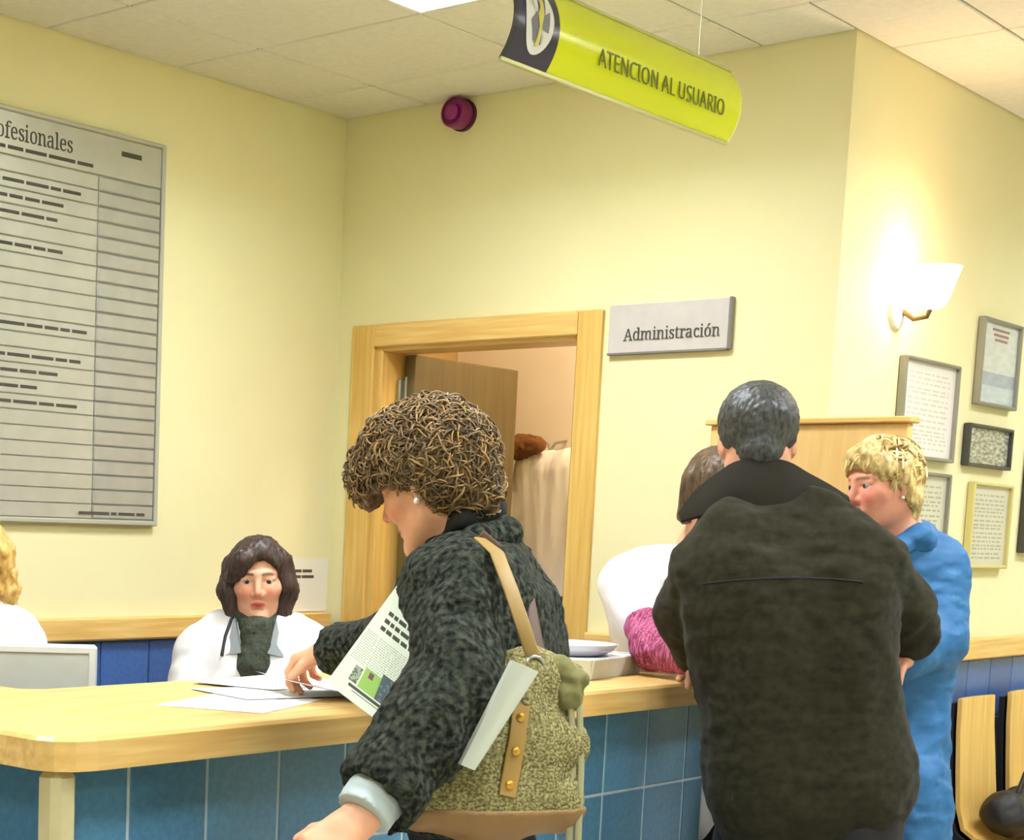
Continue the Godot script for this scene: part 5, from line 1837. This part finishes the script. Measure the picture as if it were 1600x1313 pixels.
func build_clerk(P: Dictionary, skin: Dictionary, white: Material, black: Material) -> void:
	var F: Vector3 = P.F
	var L: Vector3 = P.L
	var look := skin.duplicate()
	look.merge({"size": 0.89, "down": 2.0, "tilt": 2.0, "gaze": F, "l_palm": Vector3.DOWN, "l_thumb": -L, "r_palm": Vector3.DOWN, "r_thumb": L, "seated": true, "cell": 0.0032, "hand": 0.9}, true)
	var R := make_person(P, "receptionist with a dark bob and white coat seated behind the counter", look)
	var caps := torso(P, 0.07)
	caps.append_array(limb_caps(P, "l", [0.062, 0.056, 0.054, 0.042]))
	caps.append_array(limb_caps(P, "r", [0.062, 0.056, 0.054, 0.042]))
	cloth(R.node, "coat", caps, 0.010, 0.05, white, 0.010, 8.0, 0.0, 71)
	var N: Vector3 = P.neck
	var scarf := grained(rgb8(20, 26, 22), rgb8(86, 92, 66), Vector3(7, 7, 7), 0.85, 0.06, false, 15)
	cloth(R.node, "scarf", [[N + L * 0.055 + Vector3(0, 0.035, 0) + F * 0.01, N + F * 0.075 + Vector3(0, 0.0, 0), 0.026, 0.034], [N - L * 0.055 + Vector3(0, 0.035, 0) + F * 0.01, N + F * 0.075 + Vector3(0, 0.0, 0), 0.026, 0.034], [N + L * 0.045 + Vector3(0, 0.035, 0), N - F * 0.05 + Vector3(0, 0.03, 0), 0.024, 0.024], [N - L * 0.045 + Vector3(0, 0.035, 0), N - F * 0.05 + Vector3(0, 0.03, 0), 0.024, 0.024], [N + F * 0.075 + L * 0.012, N + F * 0.105 - L * 0.004 + Vector3(0, -0.085, 0), 0.036, 0.044]], 0.007, 0.02, scarf, 0.007, 26.0, 0.0, 73)
	# points of the grey shirt collar lying over the coat beside the scarf
	var lap := mat(rgb8(150, 158, 160), 0.85)
	for e: float in [-1.0, 1.0]:
		var g := G.new()
		var a: Vector3 = N + L * e * 0.050 + F * 0.062 + Vector3(0, 0.034, 0)
		var b: Vector3 = N + L * e * 0.072 + F * 0.098 + Vector3(0, -0.062, 0)
		var c: Vector3 = N + L * e * 0.030 + F * 0.112 + Vector3(0, -0.052, 0)
		var nn: Vector3 = (F + L * e * 0.35 + Vector3(0, 0.2, 0)).normalized()
		var th := nn * 0.010
		g.tri(a + th, b + th, c + th, nn)
		g.tri(a - th, b - th, c - th, -nn)
		g.quad(a - th, b - th, b + th, a + th, L * e)
		g.quad(b - th, c - th, c + th, b + th, Vector3.DOWN)
		g.quad(a - th, c - th, c + th, a + th, -L * e)
		obj("shirt_collar", g, lap, R.node)
		if e > 0: continue
		g = G.new()
		g.tube([a + L * e * 0.010, (a + b) * 0.5 + L * e * 0.010 + th, b + L * e * 0.006 + th], [0.004, 0.0045, 0.0045, 0.004], 8)
		obj("collar_piping", g, M.dark, R.node)
	trousers(R, P, black, 0.085, 0.075, 0.06)
	var dark := lin(22, 16, 14)
	var light := lin(74, 52, 44)
	hair(R, "hair", [[Vector3(0, 0.052, -0.018), Vector3(0, 0.056, 0.022), 0.086, 0.078], [Vector3(0, 0.0, -0.05), Vector3(0, -0.07, -0.05), 0.072, 0.058], [Vector3(0.072, 0.05, 0.0), Vector3(0.084, -0.02, 0.012), 0.032, 0.030], [Vector3(0.084, -0.02, 0.012), Vector3(0.074, -0.085, 0.026), 0.030, 0.022], [Vector3(-0.072, 0.05, 0.0), Vector3(-0.084, -0.02, 0.012), 0.032, 0.030], [Vector3(-0.084, -0.02, 0.012), Vector3(-0.074, -0.085, 0.026), 0.030, 0.022], [Vector3(0.022, 0.108, 0.052), Vector3(-0.045, 0.072, 0.082), 0.022, 0.022], [Vector3(-0.045, 0.072, 0.082), Vector3(-0.074, 0.024, 0.060), 0.024, 0.020], [Vector3(0.026, 0.110, 0.046), Vector3(0.074, 0.070, 0.036), 0.020, 0.018], [Vector3(0.074, 0.070, 0.036), Vector3(0.082, 0.0, 0.034), 0.018, 0.020]], [[Vector3(0.016, -0.018, 0.106), Vector3(0.055, 0.098, 0.076)]], 0.0045, 0.02, 81, 0.0045, dark, light, Vector3(1, 0.14, 1), 85.0)

func build_blue(P: Dictionary, skin: Dictionary, black: Material) -> void:
	var F: Vector3 = P.F
	var L: Vector3 = P.L
	var look := skin.duplicate()
	look.merge({"size": 0.87, "down": 6.0, "tilt": 4.0, "smile": true, "hip": 0.035, "gaze": F, "l_palm": Vector3.DOWN, "l_thumb": -L, "r_palm": Vector3.DOWN, "r_thumb": L, "cell": 0.0034, "brow": lin(150, 110, 66), "iris": Color(0.08, 0.07, 0.06), "hand": 0.9}, true)
	look.skin = lin(226, 160, 132)
	look.rose = lin(218, 106, 92)
	look.lip = lin(150, 56, 56)
	var R := make_person(P, "smiling woman with short blonde hair and a long blue coat", look)
	var coat := grained(rgb8(26, 90, 140), rgb8(38, 106, 158), Vector3(3, 3, 3), 0.65, 0.04, false, 9)
	var caps := torso(P, 0.07)
	var last: Array = P.rows[P.rows.size() - 1]
	caps.append([last[0] + Vector3(0, -0.22, 0), last[1] + Vector3(0, -0.22, 0), last[2], last[2], 0.08])
	for q in R.legs: caps.append([q[0], q[1], 0.078, 0.082, 0.06])
	caps.append_array(limb_caps(P, "l", [0.066, 0.062, 0.058, 0.048]))
	caps.append_array(limb_caps(P, "r", [0.064, 0.060, 0.056, 0.048]))
	var f := field_of(caps, 0.0095, 0.045)
	f.ripple(noise(91, 6.0, 2), 0.010, Vector3(1, 0.8, 1))
	f.ripple(noise(92, 18.0, 2), 0.006, Vector3(0.7, 1.5, 0.7))
	var g := G.new()
	f.into(g)
	obj("coat", g, coat, R.node)
	var N: Vector3 = P.neck
	cloth(R.node, "collar", [[N - F * 0.05 + Vector3(0, 0.02, 0), N + L * 0.065 + Vector3(0, 0.012, 0), 0.034, 0.034], [N + L * 0.065 + Vector3(0, 0.012, 0), N + F * 0.065 + L * 0.045 + Vector3(0, -0.02, 0), 0.034, 0.026], [N - F * 0.05 + Vector3(0, 0.02, 0), N - L * 0.06 + Vector3(0, 0.01, 0), 0.034, 0.034], [N - L * 0.06 + Vector3(0, 0.01, 0), N + F * 0.075 - L * 0.03 + Vector3(0, -0.02, 0), 0.034, 0.026], [N + F * 0.06 + L * 0.05 + Vector3(0, -0.02, 0), N + F * 0.08 + L * 0.05 + Vector3(0, -0.08, 0), 0.024, 0.02]], 0.007, 0.015, coat, 0.006, 18.0, 0.0, 95)
	trousers(R, P, black, 0.055, 0.055, 0.055)
	var dark := lin(150, 118, 62)
	var light := lin(232, 208, 140)
	hair(R, "hair", [[Vector3(0, 0.052, -0.02), Vector3(0, 0.056, 0.020), 0.086, 0.078], [Vector3(0, 0.02, -0.05), Vector3(0, -0.05, -0.060), 0.066, 0.040], [Vector3(0.02, 0.092, 0.060), Vector3(-0.03, 0.088, 0.064), 0.024, 0.022], [Vector3(0.05, 0.074, 0.050), Vector3(0.066, 0.05, 0.035), 0.024, 0.022], [Vector3(-0.04, 0.080, 0.056), Vector3(-0.064, 0.055, 0.04), 0.022, 0.020], [Vector3(0.07, 0.04, 0.0), Vector3(0.072, -0.035, -0.03), 0.024, 0.020], [Vector3(-0.07, 0.04, 0.0), Vector3(-0.072, -0.035, -0.03), 0.024, 0.020], [Vector3(0.05, -0.03, -0.05), Vector3(0.045, -0.09, -0.05), 0.028, 0.014]], [[Vector3(0, -0.040, 0.095), Vector3(0.085, 0.098, 0.076)]], 0.005, 0.02, 97, 0.005, dark, light, Vector3(1, 0.35, 1), 75.0)
	locks(R, "locks", 420, func(rng: RandomNumberGenerator) -> Vector3:
		var d := Vector3(rng.randfn(), rng.randfn(), rng.randfn()).normalized()
		var p := Vector3(0, 0.052, -0.004) + d * Vector3(0.088, 0.088, 0.104)
		if p.y < 0.0 or (p.z > 0.03 and p.y < 0.075): return Vector3.ZERO
		return p, 98, [dark, light, dark.lerp(light, 0.5), lin(244, 228, 170)], 0.0035, 0.050, 0.4, Vector3(0, -0.4, 0.5))
	g = G.new()
	g.lathe([Vector2(0, -0.004), Vector2(0.004, -0.002), Vector2(0.0045, 0.002), Vector2(0, 0.005)], R.T * Vector3(0.079, -0.030, 0.004), Vector3.UP, 12)
	obj("earring", g, mat(rgb8(240, 236, 226), 0.2), R.node)

func build_helper(P: Dictionary, skin: Dictionary, white: Material, black: Material) -> void:
	var F: Vector3 = P.F
	var L: Vector3 = P.L
	var look := skin.duplicate()
	look.merge({"size": 0.9, "down": 14.0, "gaze": (F + L * 0.25).normalized(), "l_palm": Vector3.DOWN, "l_thumb": -L, "r_palm": Vector3.DOWN, "r_thumb": L, "hand": 0.9}, true)
	var R := make_person(P, "staff member in a white coat and magenta sleeves, mostly hidden behind the man", look)
	var caps := torso(P, 0.07)
	caps.append_array(limb_caps(P, "l", [0.060, 0.056, 0.052, 0.042]))
	caps.append([P.rs, P.rm, 0.064, 0.062, 0.03])
	cloth(R.node, "coat", caps, 0.011, 0.05, white, 0.010, 8.0, 0.0, 101)
	var stripe := grained(rgb8(104, 24, 60), rgb8(196, 104, 142), Vector3(16, 2, 10), 0.85, 0.05, false, 18, 2, 0.35, 0.65)
	cloth(R.node, "striped_sleeve", [[P.rm, P.re, 0.046, 0.048], [P.re, P.rw, 0.046, 0.036]], 0.008, 0.03, stripe, 0.007, 16.0, 0.0, 103)
	trousers(R, P, black, 0.09, 0.08, 0.07)
	hair(R, "hair", [[Vector3(0, 0.052, -0.018), Vector3(0, 0.056, 0.022), 0.086, 0.078], [Vector3(0, 0.0, -0.05), Vector3(0, -0.07, -0.05), 0.072, 0.05], [Vector3(0.074, 0.05, 0.0), Vector3(0.080, -0.05, 0.005), 0.028, 0.024], [Vector3(-0.074, 0.05, 0.0), Vector3(-0.080, -0.05, 0.005), 0.028, 0.024]], [[Vector3(0, -0.03, 0.10), Vector3(0.064, 0.10, 0.072)]], 0.006, 0.02, 105, 0.004, lin(40, 30, 22), lin(112, 88, 62), Vector3(1, 0.14, 1), 85.0)

func build_colleague(P: Dictionary, skin: Dictionary, white: Material, black: Material) -> void:
	var F: Vector3 = P.F
	var L: Vector3 = P.L
	var look := skin.duplicate()
	look.merge({"size": 0.9, "down": 8.0, "gaze": (F - L * 0.3).normalized(), "l_palm": Vector3.DOWN, "l_thumb": -L, "r_palm": Vector3.DOWN, "r_thumb": L, "seated": true, "hand": 0.9, "cell": 0.005}, true)
	var R := make_person(P, "colleague with long wavy blonde hair and white coat beside the computer monitor", look)
	var caps := torso(P, 0.07)
	caps.append_array(limb_caps(P, "l", [0.062, 0.056, 0.054, 0.042]))
	caps.append_array(limb_caps(P, "r", [0.062, 0.056, 0.054, 0.042]))
	cloth(R.node, "coat", caps, 0.011, 0.05, white, 0.010, 8.0, 0.0, 111)
	trousers(R, P, black, 0.085, 0.075, 0.06)
	hair(R, "hair", [[Vector3(0, 0.052, -0.018), Vector3(0, 0.056, 0.022), 0.086, 0.078], [Vector3(0, 0.0, -0.05), Vector3(0, -0.13, -0.06), 0.074, 0.062], [Vector3(0.074, 0.05, 0.0), Vector3(0.086, -0.05, 0.005), 0.030, 0.028], [Vector3(0.086, -0.05, 0.005), Vector3(0.080, -0.135, 0.0), 0.028, 0.020], [Vector3(-0.074, 0.05, 0.0), Vector3(-0.086, -0.05, 0.005), 0.030, 0.028], [Vector3(-0.086, -0.05, 0.005), Vector3(-0.080, -0.135, 0.0), 0.028, 0.020]], [[Vector3(0, -0.03, 0.10), Vector3(0.064, 0.10, 0.072)]], 0.006, 0.02, 115, 0.010, lin(176, 134, 62), lin(236, 200, 118), Vector3(1, 0.4, 1), 60.0)

func build_belongings() -> void:
	var Q := {
		"bag_tl": Vector3(2.020, 1.231, -1.443),
		"bag_tr": Vector3(2.161, 1.244, -1.367),
		"bag_ml": Vector3(1.979, 1.147, -1.456),
		"bag_mr": Vector3(2.130, 1.148, -1.352),
		"bag_bl": Vector3(1.952, 1.062, -1.469),
		"bag_br": Vector3(2.118, 1.059, -1.349),
		"st0": Vector3(2.178, 1.411, -1.587),
		"st1": Vector3(2.133, 1.438, -1.522),
		"st2": Vector3(2.082, 1.419, -1.455),
		"st3": Vector3(2.067, 1.368, -1.417),
		"st4": Vector3(2.059, 1.315, -1.386),
		"st5": Vector3(2.083, 1.269, -1.382),
		"sb1": Vector3(2.190, 1.414, -1.516),
		"sb2": Vector3(2.175, 1.366, -1.463),
		"sb3": Vector3(2.146, 1.292, -1.421),
		"tab_a": Vector3(2.037, 1.204, -1.360),
		"tab_b": Vector3(2.007, 1.078, -1.361),
		"s0": Vector3(2.018, 1.188, -1.363),
		"s1": Vector3(2.006, 1.155, -1.362),
		"s2": Vector3(1.998, 1.114, -1.363),
		"m0": Vector3(1.994, 1.272, -1.359),
		"m1": Vector3(2.017, 1.257, -1.332),
		"m2": Vector3(1.935, 1.121, -1.373),
		"m3": Vector3(1.922, 1.128, -1.388),
		"k0": Vector3(2.130, 1.254, -1.372),
		"k1": Vector3(2.141, 1.240, -1.343),
		"k2": Vector3(2.130, 1.212, -1.350),
		"t0": Vector3(2.124, 1.219, -1.343),
		"t1": Vector3(2.121, 1.132, -1.330),
		"t2": Vector3(2.106, 0.994, -1.320),
		"u0": Vector3(2.133, 1.220, -1.334),
		"u1": Vector3(2.127, 1.114, -1.320),
		"u2": Vector3(2.115, 0.995, -1.311),
		"n_tl": Vector3(2.060, 1.361, -1.617),
		"n_bl": Vector3(1.992, 1.211, -1.691),
		"n_br": Vector3(1.967, 1.147, -1.528),
		"n_tr": Vector3(2.041, 1.323, -1.540),
	}
	# shoulder bag
	var t := thing("shoulder_bag", "woven straw shoulder bag with leather base hanging at the woman's side", "bag", (Q.bag_bl + Q.bag_br) * 0.5 + Vector3(0, -0.04, 0))
	var o: Vector3 = t.position
	var V := func(k: String) -> Vector3: return Q[k] - o
	var ax: Vector3 = (Q.bag_br - Q.bag_bl).normalized()
	var nn := ax.cross(Vector3.UP).normalized()
	if nn.dot(Vector3(0, 1.2, 0) - Q.bag_bl) < 0: nn = -nn    # outward, away from the body
	var straw := grained(rgb8(74, 68, 36), rgb8(168, 160, 104), Vector3(9, 9, 9), 0.9, 0.08, false, 31, 2, 0.3, 0.7)
	var hide := mat(rgb8(132, 100, 56), 0.6)
	var f := field_of([[V.call("bag_tl"), V.call("bag_tr"), 0.018, 0.020, 0.06, nn, 1.0], [V.call("bag_ml"), V.call("bag_mr"), 0.036, 0.036, 0.06, nn, 1.1], [V.call("bag_bl"), V.call("bag_br"), 0.040, 0.040, 0.06, nn, 1.1], [(V.call("bag_tl") + V.call("bag_tr")) * 0.5, (V.call("bag_bl") + V.call("bag_br")) * 0.5, 0.045, 0.05, 0.06, nn, 1.3]], 0.0065, 0.06)
	f.ripple(noise(121, 10.0, 2), 0.008, Vector3(1, 0.5, 1))
	f.ripple(noise(122, 90.0, 1), 0.002)
	var g := G.new()
	f.into(g)
	obj("body", g, straw, t)
	var fb := field_of([[V.call("bag_ml"), V.call("bag_mr"), 0.038, 0.038, 0.06, nn, 1.1], [V.call("bag_bl"), V.call("bag_br"), 0.044, 0.044, 0.06, nn, 1.1], [(V.call("bag_tl") + V.call("bag_tr")) * 0.5, (V.call("bag_bl") + V.call("bag_br")) * 0.5, 0.048, 0.054, 0.06, nn, 1.25]], 0.0065, 0.06)
	fb.ripple(noise(121, 10.0, 2), 0.008, Vector3(1, 0.5, 1))
	fb.plane(V.call("bag_bl") + Vector3(0, -0.004, 0), Vector3.UP)
	g = G.new()
	fb.into(g)
	obj("leather_base", g, hide, t)
	# front tab with brass studs
	g = G.new()
	var tab := []
	for k in 9:
		var p: Vector3 = V.call("tab_a").lerp(V.call("tab_b"), k / 8.0)
		tab.append(surface(f, p + nn * 0.15, p - nn * 0.1) + nn * 0.002)
	g.tube(tab, [0.014], 10, true, 0.18, nn)
	obj("tab", g, mat(rgb8(150, 118, 54), 0.6), t)
	for k in 3:
		var p: Vector3 = tab[[1, 4, 7][k]] + nn * 0.002
		g = G.new()
		g.lathe([Vector2(0.0065, 0), Vector2(0.006, 0.003), Vector2(0.003, 0.005), Vector2(0, 0.0055)], p, nn, 16)
		obj("stud", g, M.brass, t)
	# strap over the shoulder
	g = G.new()
	g.tube([V.call("st1"), V.call("st2"), V.call("st3"), V.call("st4"), V.call("st5"), V.call("st5") + Vector3(0, -0.03, 0)], [0.011], 10, true, 0.2, nn)
	obj("strap", g, mat(rgb8(150, 122, 68), 0.55), t)
	g = G.new()
	g.tube([V.call("st1") + Vector3(0, 0.004, 0), V.call("sb1"), V.call("sb2"), V.call("sb3"), V.call("bag_tr") + Vector3(0, -0.01, 0) - ax * 0.04], [0.010], 10, true, 0.25, nn)
	obj("rear_strap", g, mat(rgb8(84, 60, 42), 0.6), t)
	g = G.new()
	var rc: Vector3 = V.call("st5") + Vector3(0, -0.012, 0) + nn * 0.006
	var rp := []
	for k in 17: rp.append(rc + ax * 0.014 * cos(TAU * k / 16) + Vector3.UP * 0.016 * sin(TAU * k / 16))
	g.tube(rp, [0.0028], 6, false)
	obj("ring", g, M.metal, t)
	# drawstring knot and hanging thongs at the back edge
	cloth(t, "drawstring_knot", [[V.call("k0"), V.call("k1"), 0.020, 0.012], [V.call("k1"), V.call("k2"), 0.012, 0.018], [V.call("k0"), V.call("k2"), 0.018, 0.016]], 0.005, 0.015, mat(rgb8(112, 108, 60), 0.8), 0.005, 40.0, 0.0, 125)
	for k in ["t", "u"]:
		g = G.new()
		g.tube([V.call(k + "0"), V.call(k + "1"), V.call(k + "2")], [0.005, 0.005, 0.006], 8, true, 0.5, nn)
		obj("thong", g, mat(rgb8(150, 146, 108), 0.7), t)
	# folded magazine between arm and bag
	t = thing("folded_magazine", "folded pale magazine tucked between the sleeve and the straw bag", "magazine", Q.m3)
	g = G.new()
	folded(g, Q.m3 - o + o - Q.m3, Q.m2 - Q.m3, Q.m1 - Q.m3, Q.m0 - Q.m3, nn, 0.014)
	obj("pages", g, mat(rgb8(206, 212, 196), 0.7), t)
	# newspaper under the arm
	t = thing("newspaper", "folded newspaper with dark headlines and a green picture held under the woman's arm", "newspaper", Q.n_bl)
	g = G.new()
	var pn: Vector3 = (Q.n_br - Q.n_bl).cross(Q.n_tl - Q.n_bl).normalized()
	if pn.dot(Vector3(0, 1.45, 0) - Q.n_bl) < 0: pn = -pn
	folded(g, Vector3.ZERO, Q.n_br - Q.n_bl, Q.n_tr - Q.n_bl, Q.n_tl - Q.n_bl, pn, 0.009)
	var nm := mat(Color(1, 1, 1), 0.85)
	nm.albedo_texture = news_tex()
	obj("front_page", g, nm, t)

func folded(g: G, a: Vector3, b: Vector3, c: Vector3, d: Vector3, n: Vector3, th: float) -> void:
	# a slightly bowed sheaf over the corners a b c d
	var m := 8
	for s in 2:
		var off := n * (th * 0.5 if s == 0 else -th * 0.5)
		var first := g.v.size()
		for y in m + 1:
			for x in m + 1:
				var u := float(x) / m
				var w := float(y) / m
				var p := a.lerp(b, u).lerp(d.lerp(c, u), w) + n * 0.012 * sin(PI * u) + off
				g.vert(p, n if s == 0 else -n, Vector2(u, 1.0 - w))
		for y in m:
			for x in m:
				var q := first + y * (m + 1) + x
				g.tri_i(q, q + 1, q + m + 2); g.tri_i(q, q + m + 2, q + m + 1)
	var e := [[a, b], [b, c], [c, d], [d, a]]
	var mid := (a + b + c + d) * 0.25
	for q in e:
		var out: Vector3 = ((q[0] + q[1]) * 0.5 - mid).normalized()
		for k in m:
			var p0: Vector3 = q[0].lerp(q[1], float(k) / m)
			var p1: Vector3 = q[0].lerp(q[1], float(k + 1) / m)
			var b0 := n * 0.012 * sin(PI * k / m) if q[0] == a or q[0] == c else Vector3.ZERO
			var b1 := n * 0.012 * sin(PI * (k + 1) / m) if q[0] == a or q[0] == c else Vector3.ZERO
			g.quad(p0 + b0 - n * th * 0.5, p1 + b1 - n * th * 0.5, p1 + b1 + n * th * 0.5, p0 + b0 + n * th * 0.5, out)

func news_tex() -> ImageTexture:
	# front page: masthead, bold headline strokes, columns, green picture
	var im := Image.create(256, 320, false, Image.FORMAT_RGB8)
	im.fill(Color(0.86, 0.89, 0.82))
	var rng := RandomNumberGenerator.new()
	rng.seed = 17
	var ink := Color(0.22, 0.26, 0.22)
	im.fill_rect(Rect2i(110, 8, 130, 34), Color(0.34, 0.40, 0.34))
	for k in 5: im.fill_rect(Rect2i(118 + k * 24, 16, 15, 18), Color(0.52, 0.57, 0.50))
	var y := 62
	for row in 3:
		var x := 70
		while x < 236:
			var w := rng.randi_range(14, 40)
			im.fill_rect(Rect2i(x, y, mini(w, 240 - x), 11), ink)
			x += w + 7
		y += 22
	y = 136
	while y < 226:
		for c in 3:
			var x := 16 + c * 78
			while x < 86 + c * 78:
				var w := rng.randi_range(4, 12)
				im.fill_rect(Rect2i(x, y, w, 2), Color(0.58, 0.62, 0.55))
				x += w + 3
		y += 6
	im.fill_rect(Rect2i(60, 232, 34, 44), Color(0.36, 0.40, 0.34))
	for k in 40: im.fill_rect(Rect2i(60 + rng.randi_range(0, 28), 232 + rng.randi_range(0, 38), 6, 5), Color(0.62, 0.66, 0.56))
	im.fill_rect(Rect2i(100, 222, 64, 56), Color(0.56, 0.72, 0.36))
	im.fill_rect(Rect2i(120, 226, 18, 16), Color(0.45, 0.30, 0.30))
	im.fill_rect(Rect2i(164, 208, 78, 70), Color(0.30, 0.36, 0.37))
	for k in 30: im.fill_rect(Rect2i(166 + rng.randi_range(0, 66), 210 + rng.randi_range(0, 60), 9, 7), Color(0.40, 0.46, 0.46))
	im.fill_rect(Rect2i(70, 282, 172, 8), Color(0.26, 0.30, 0.26))
	im.fill_rect(Rect2i(90, 294, 140, 3), Color(0.5, 0.54, 0.47))
	return ImageTexture.create_from_image(im)
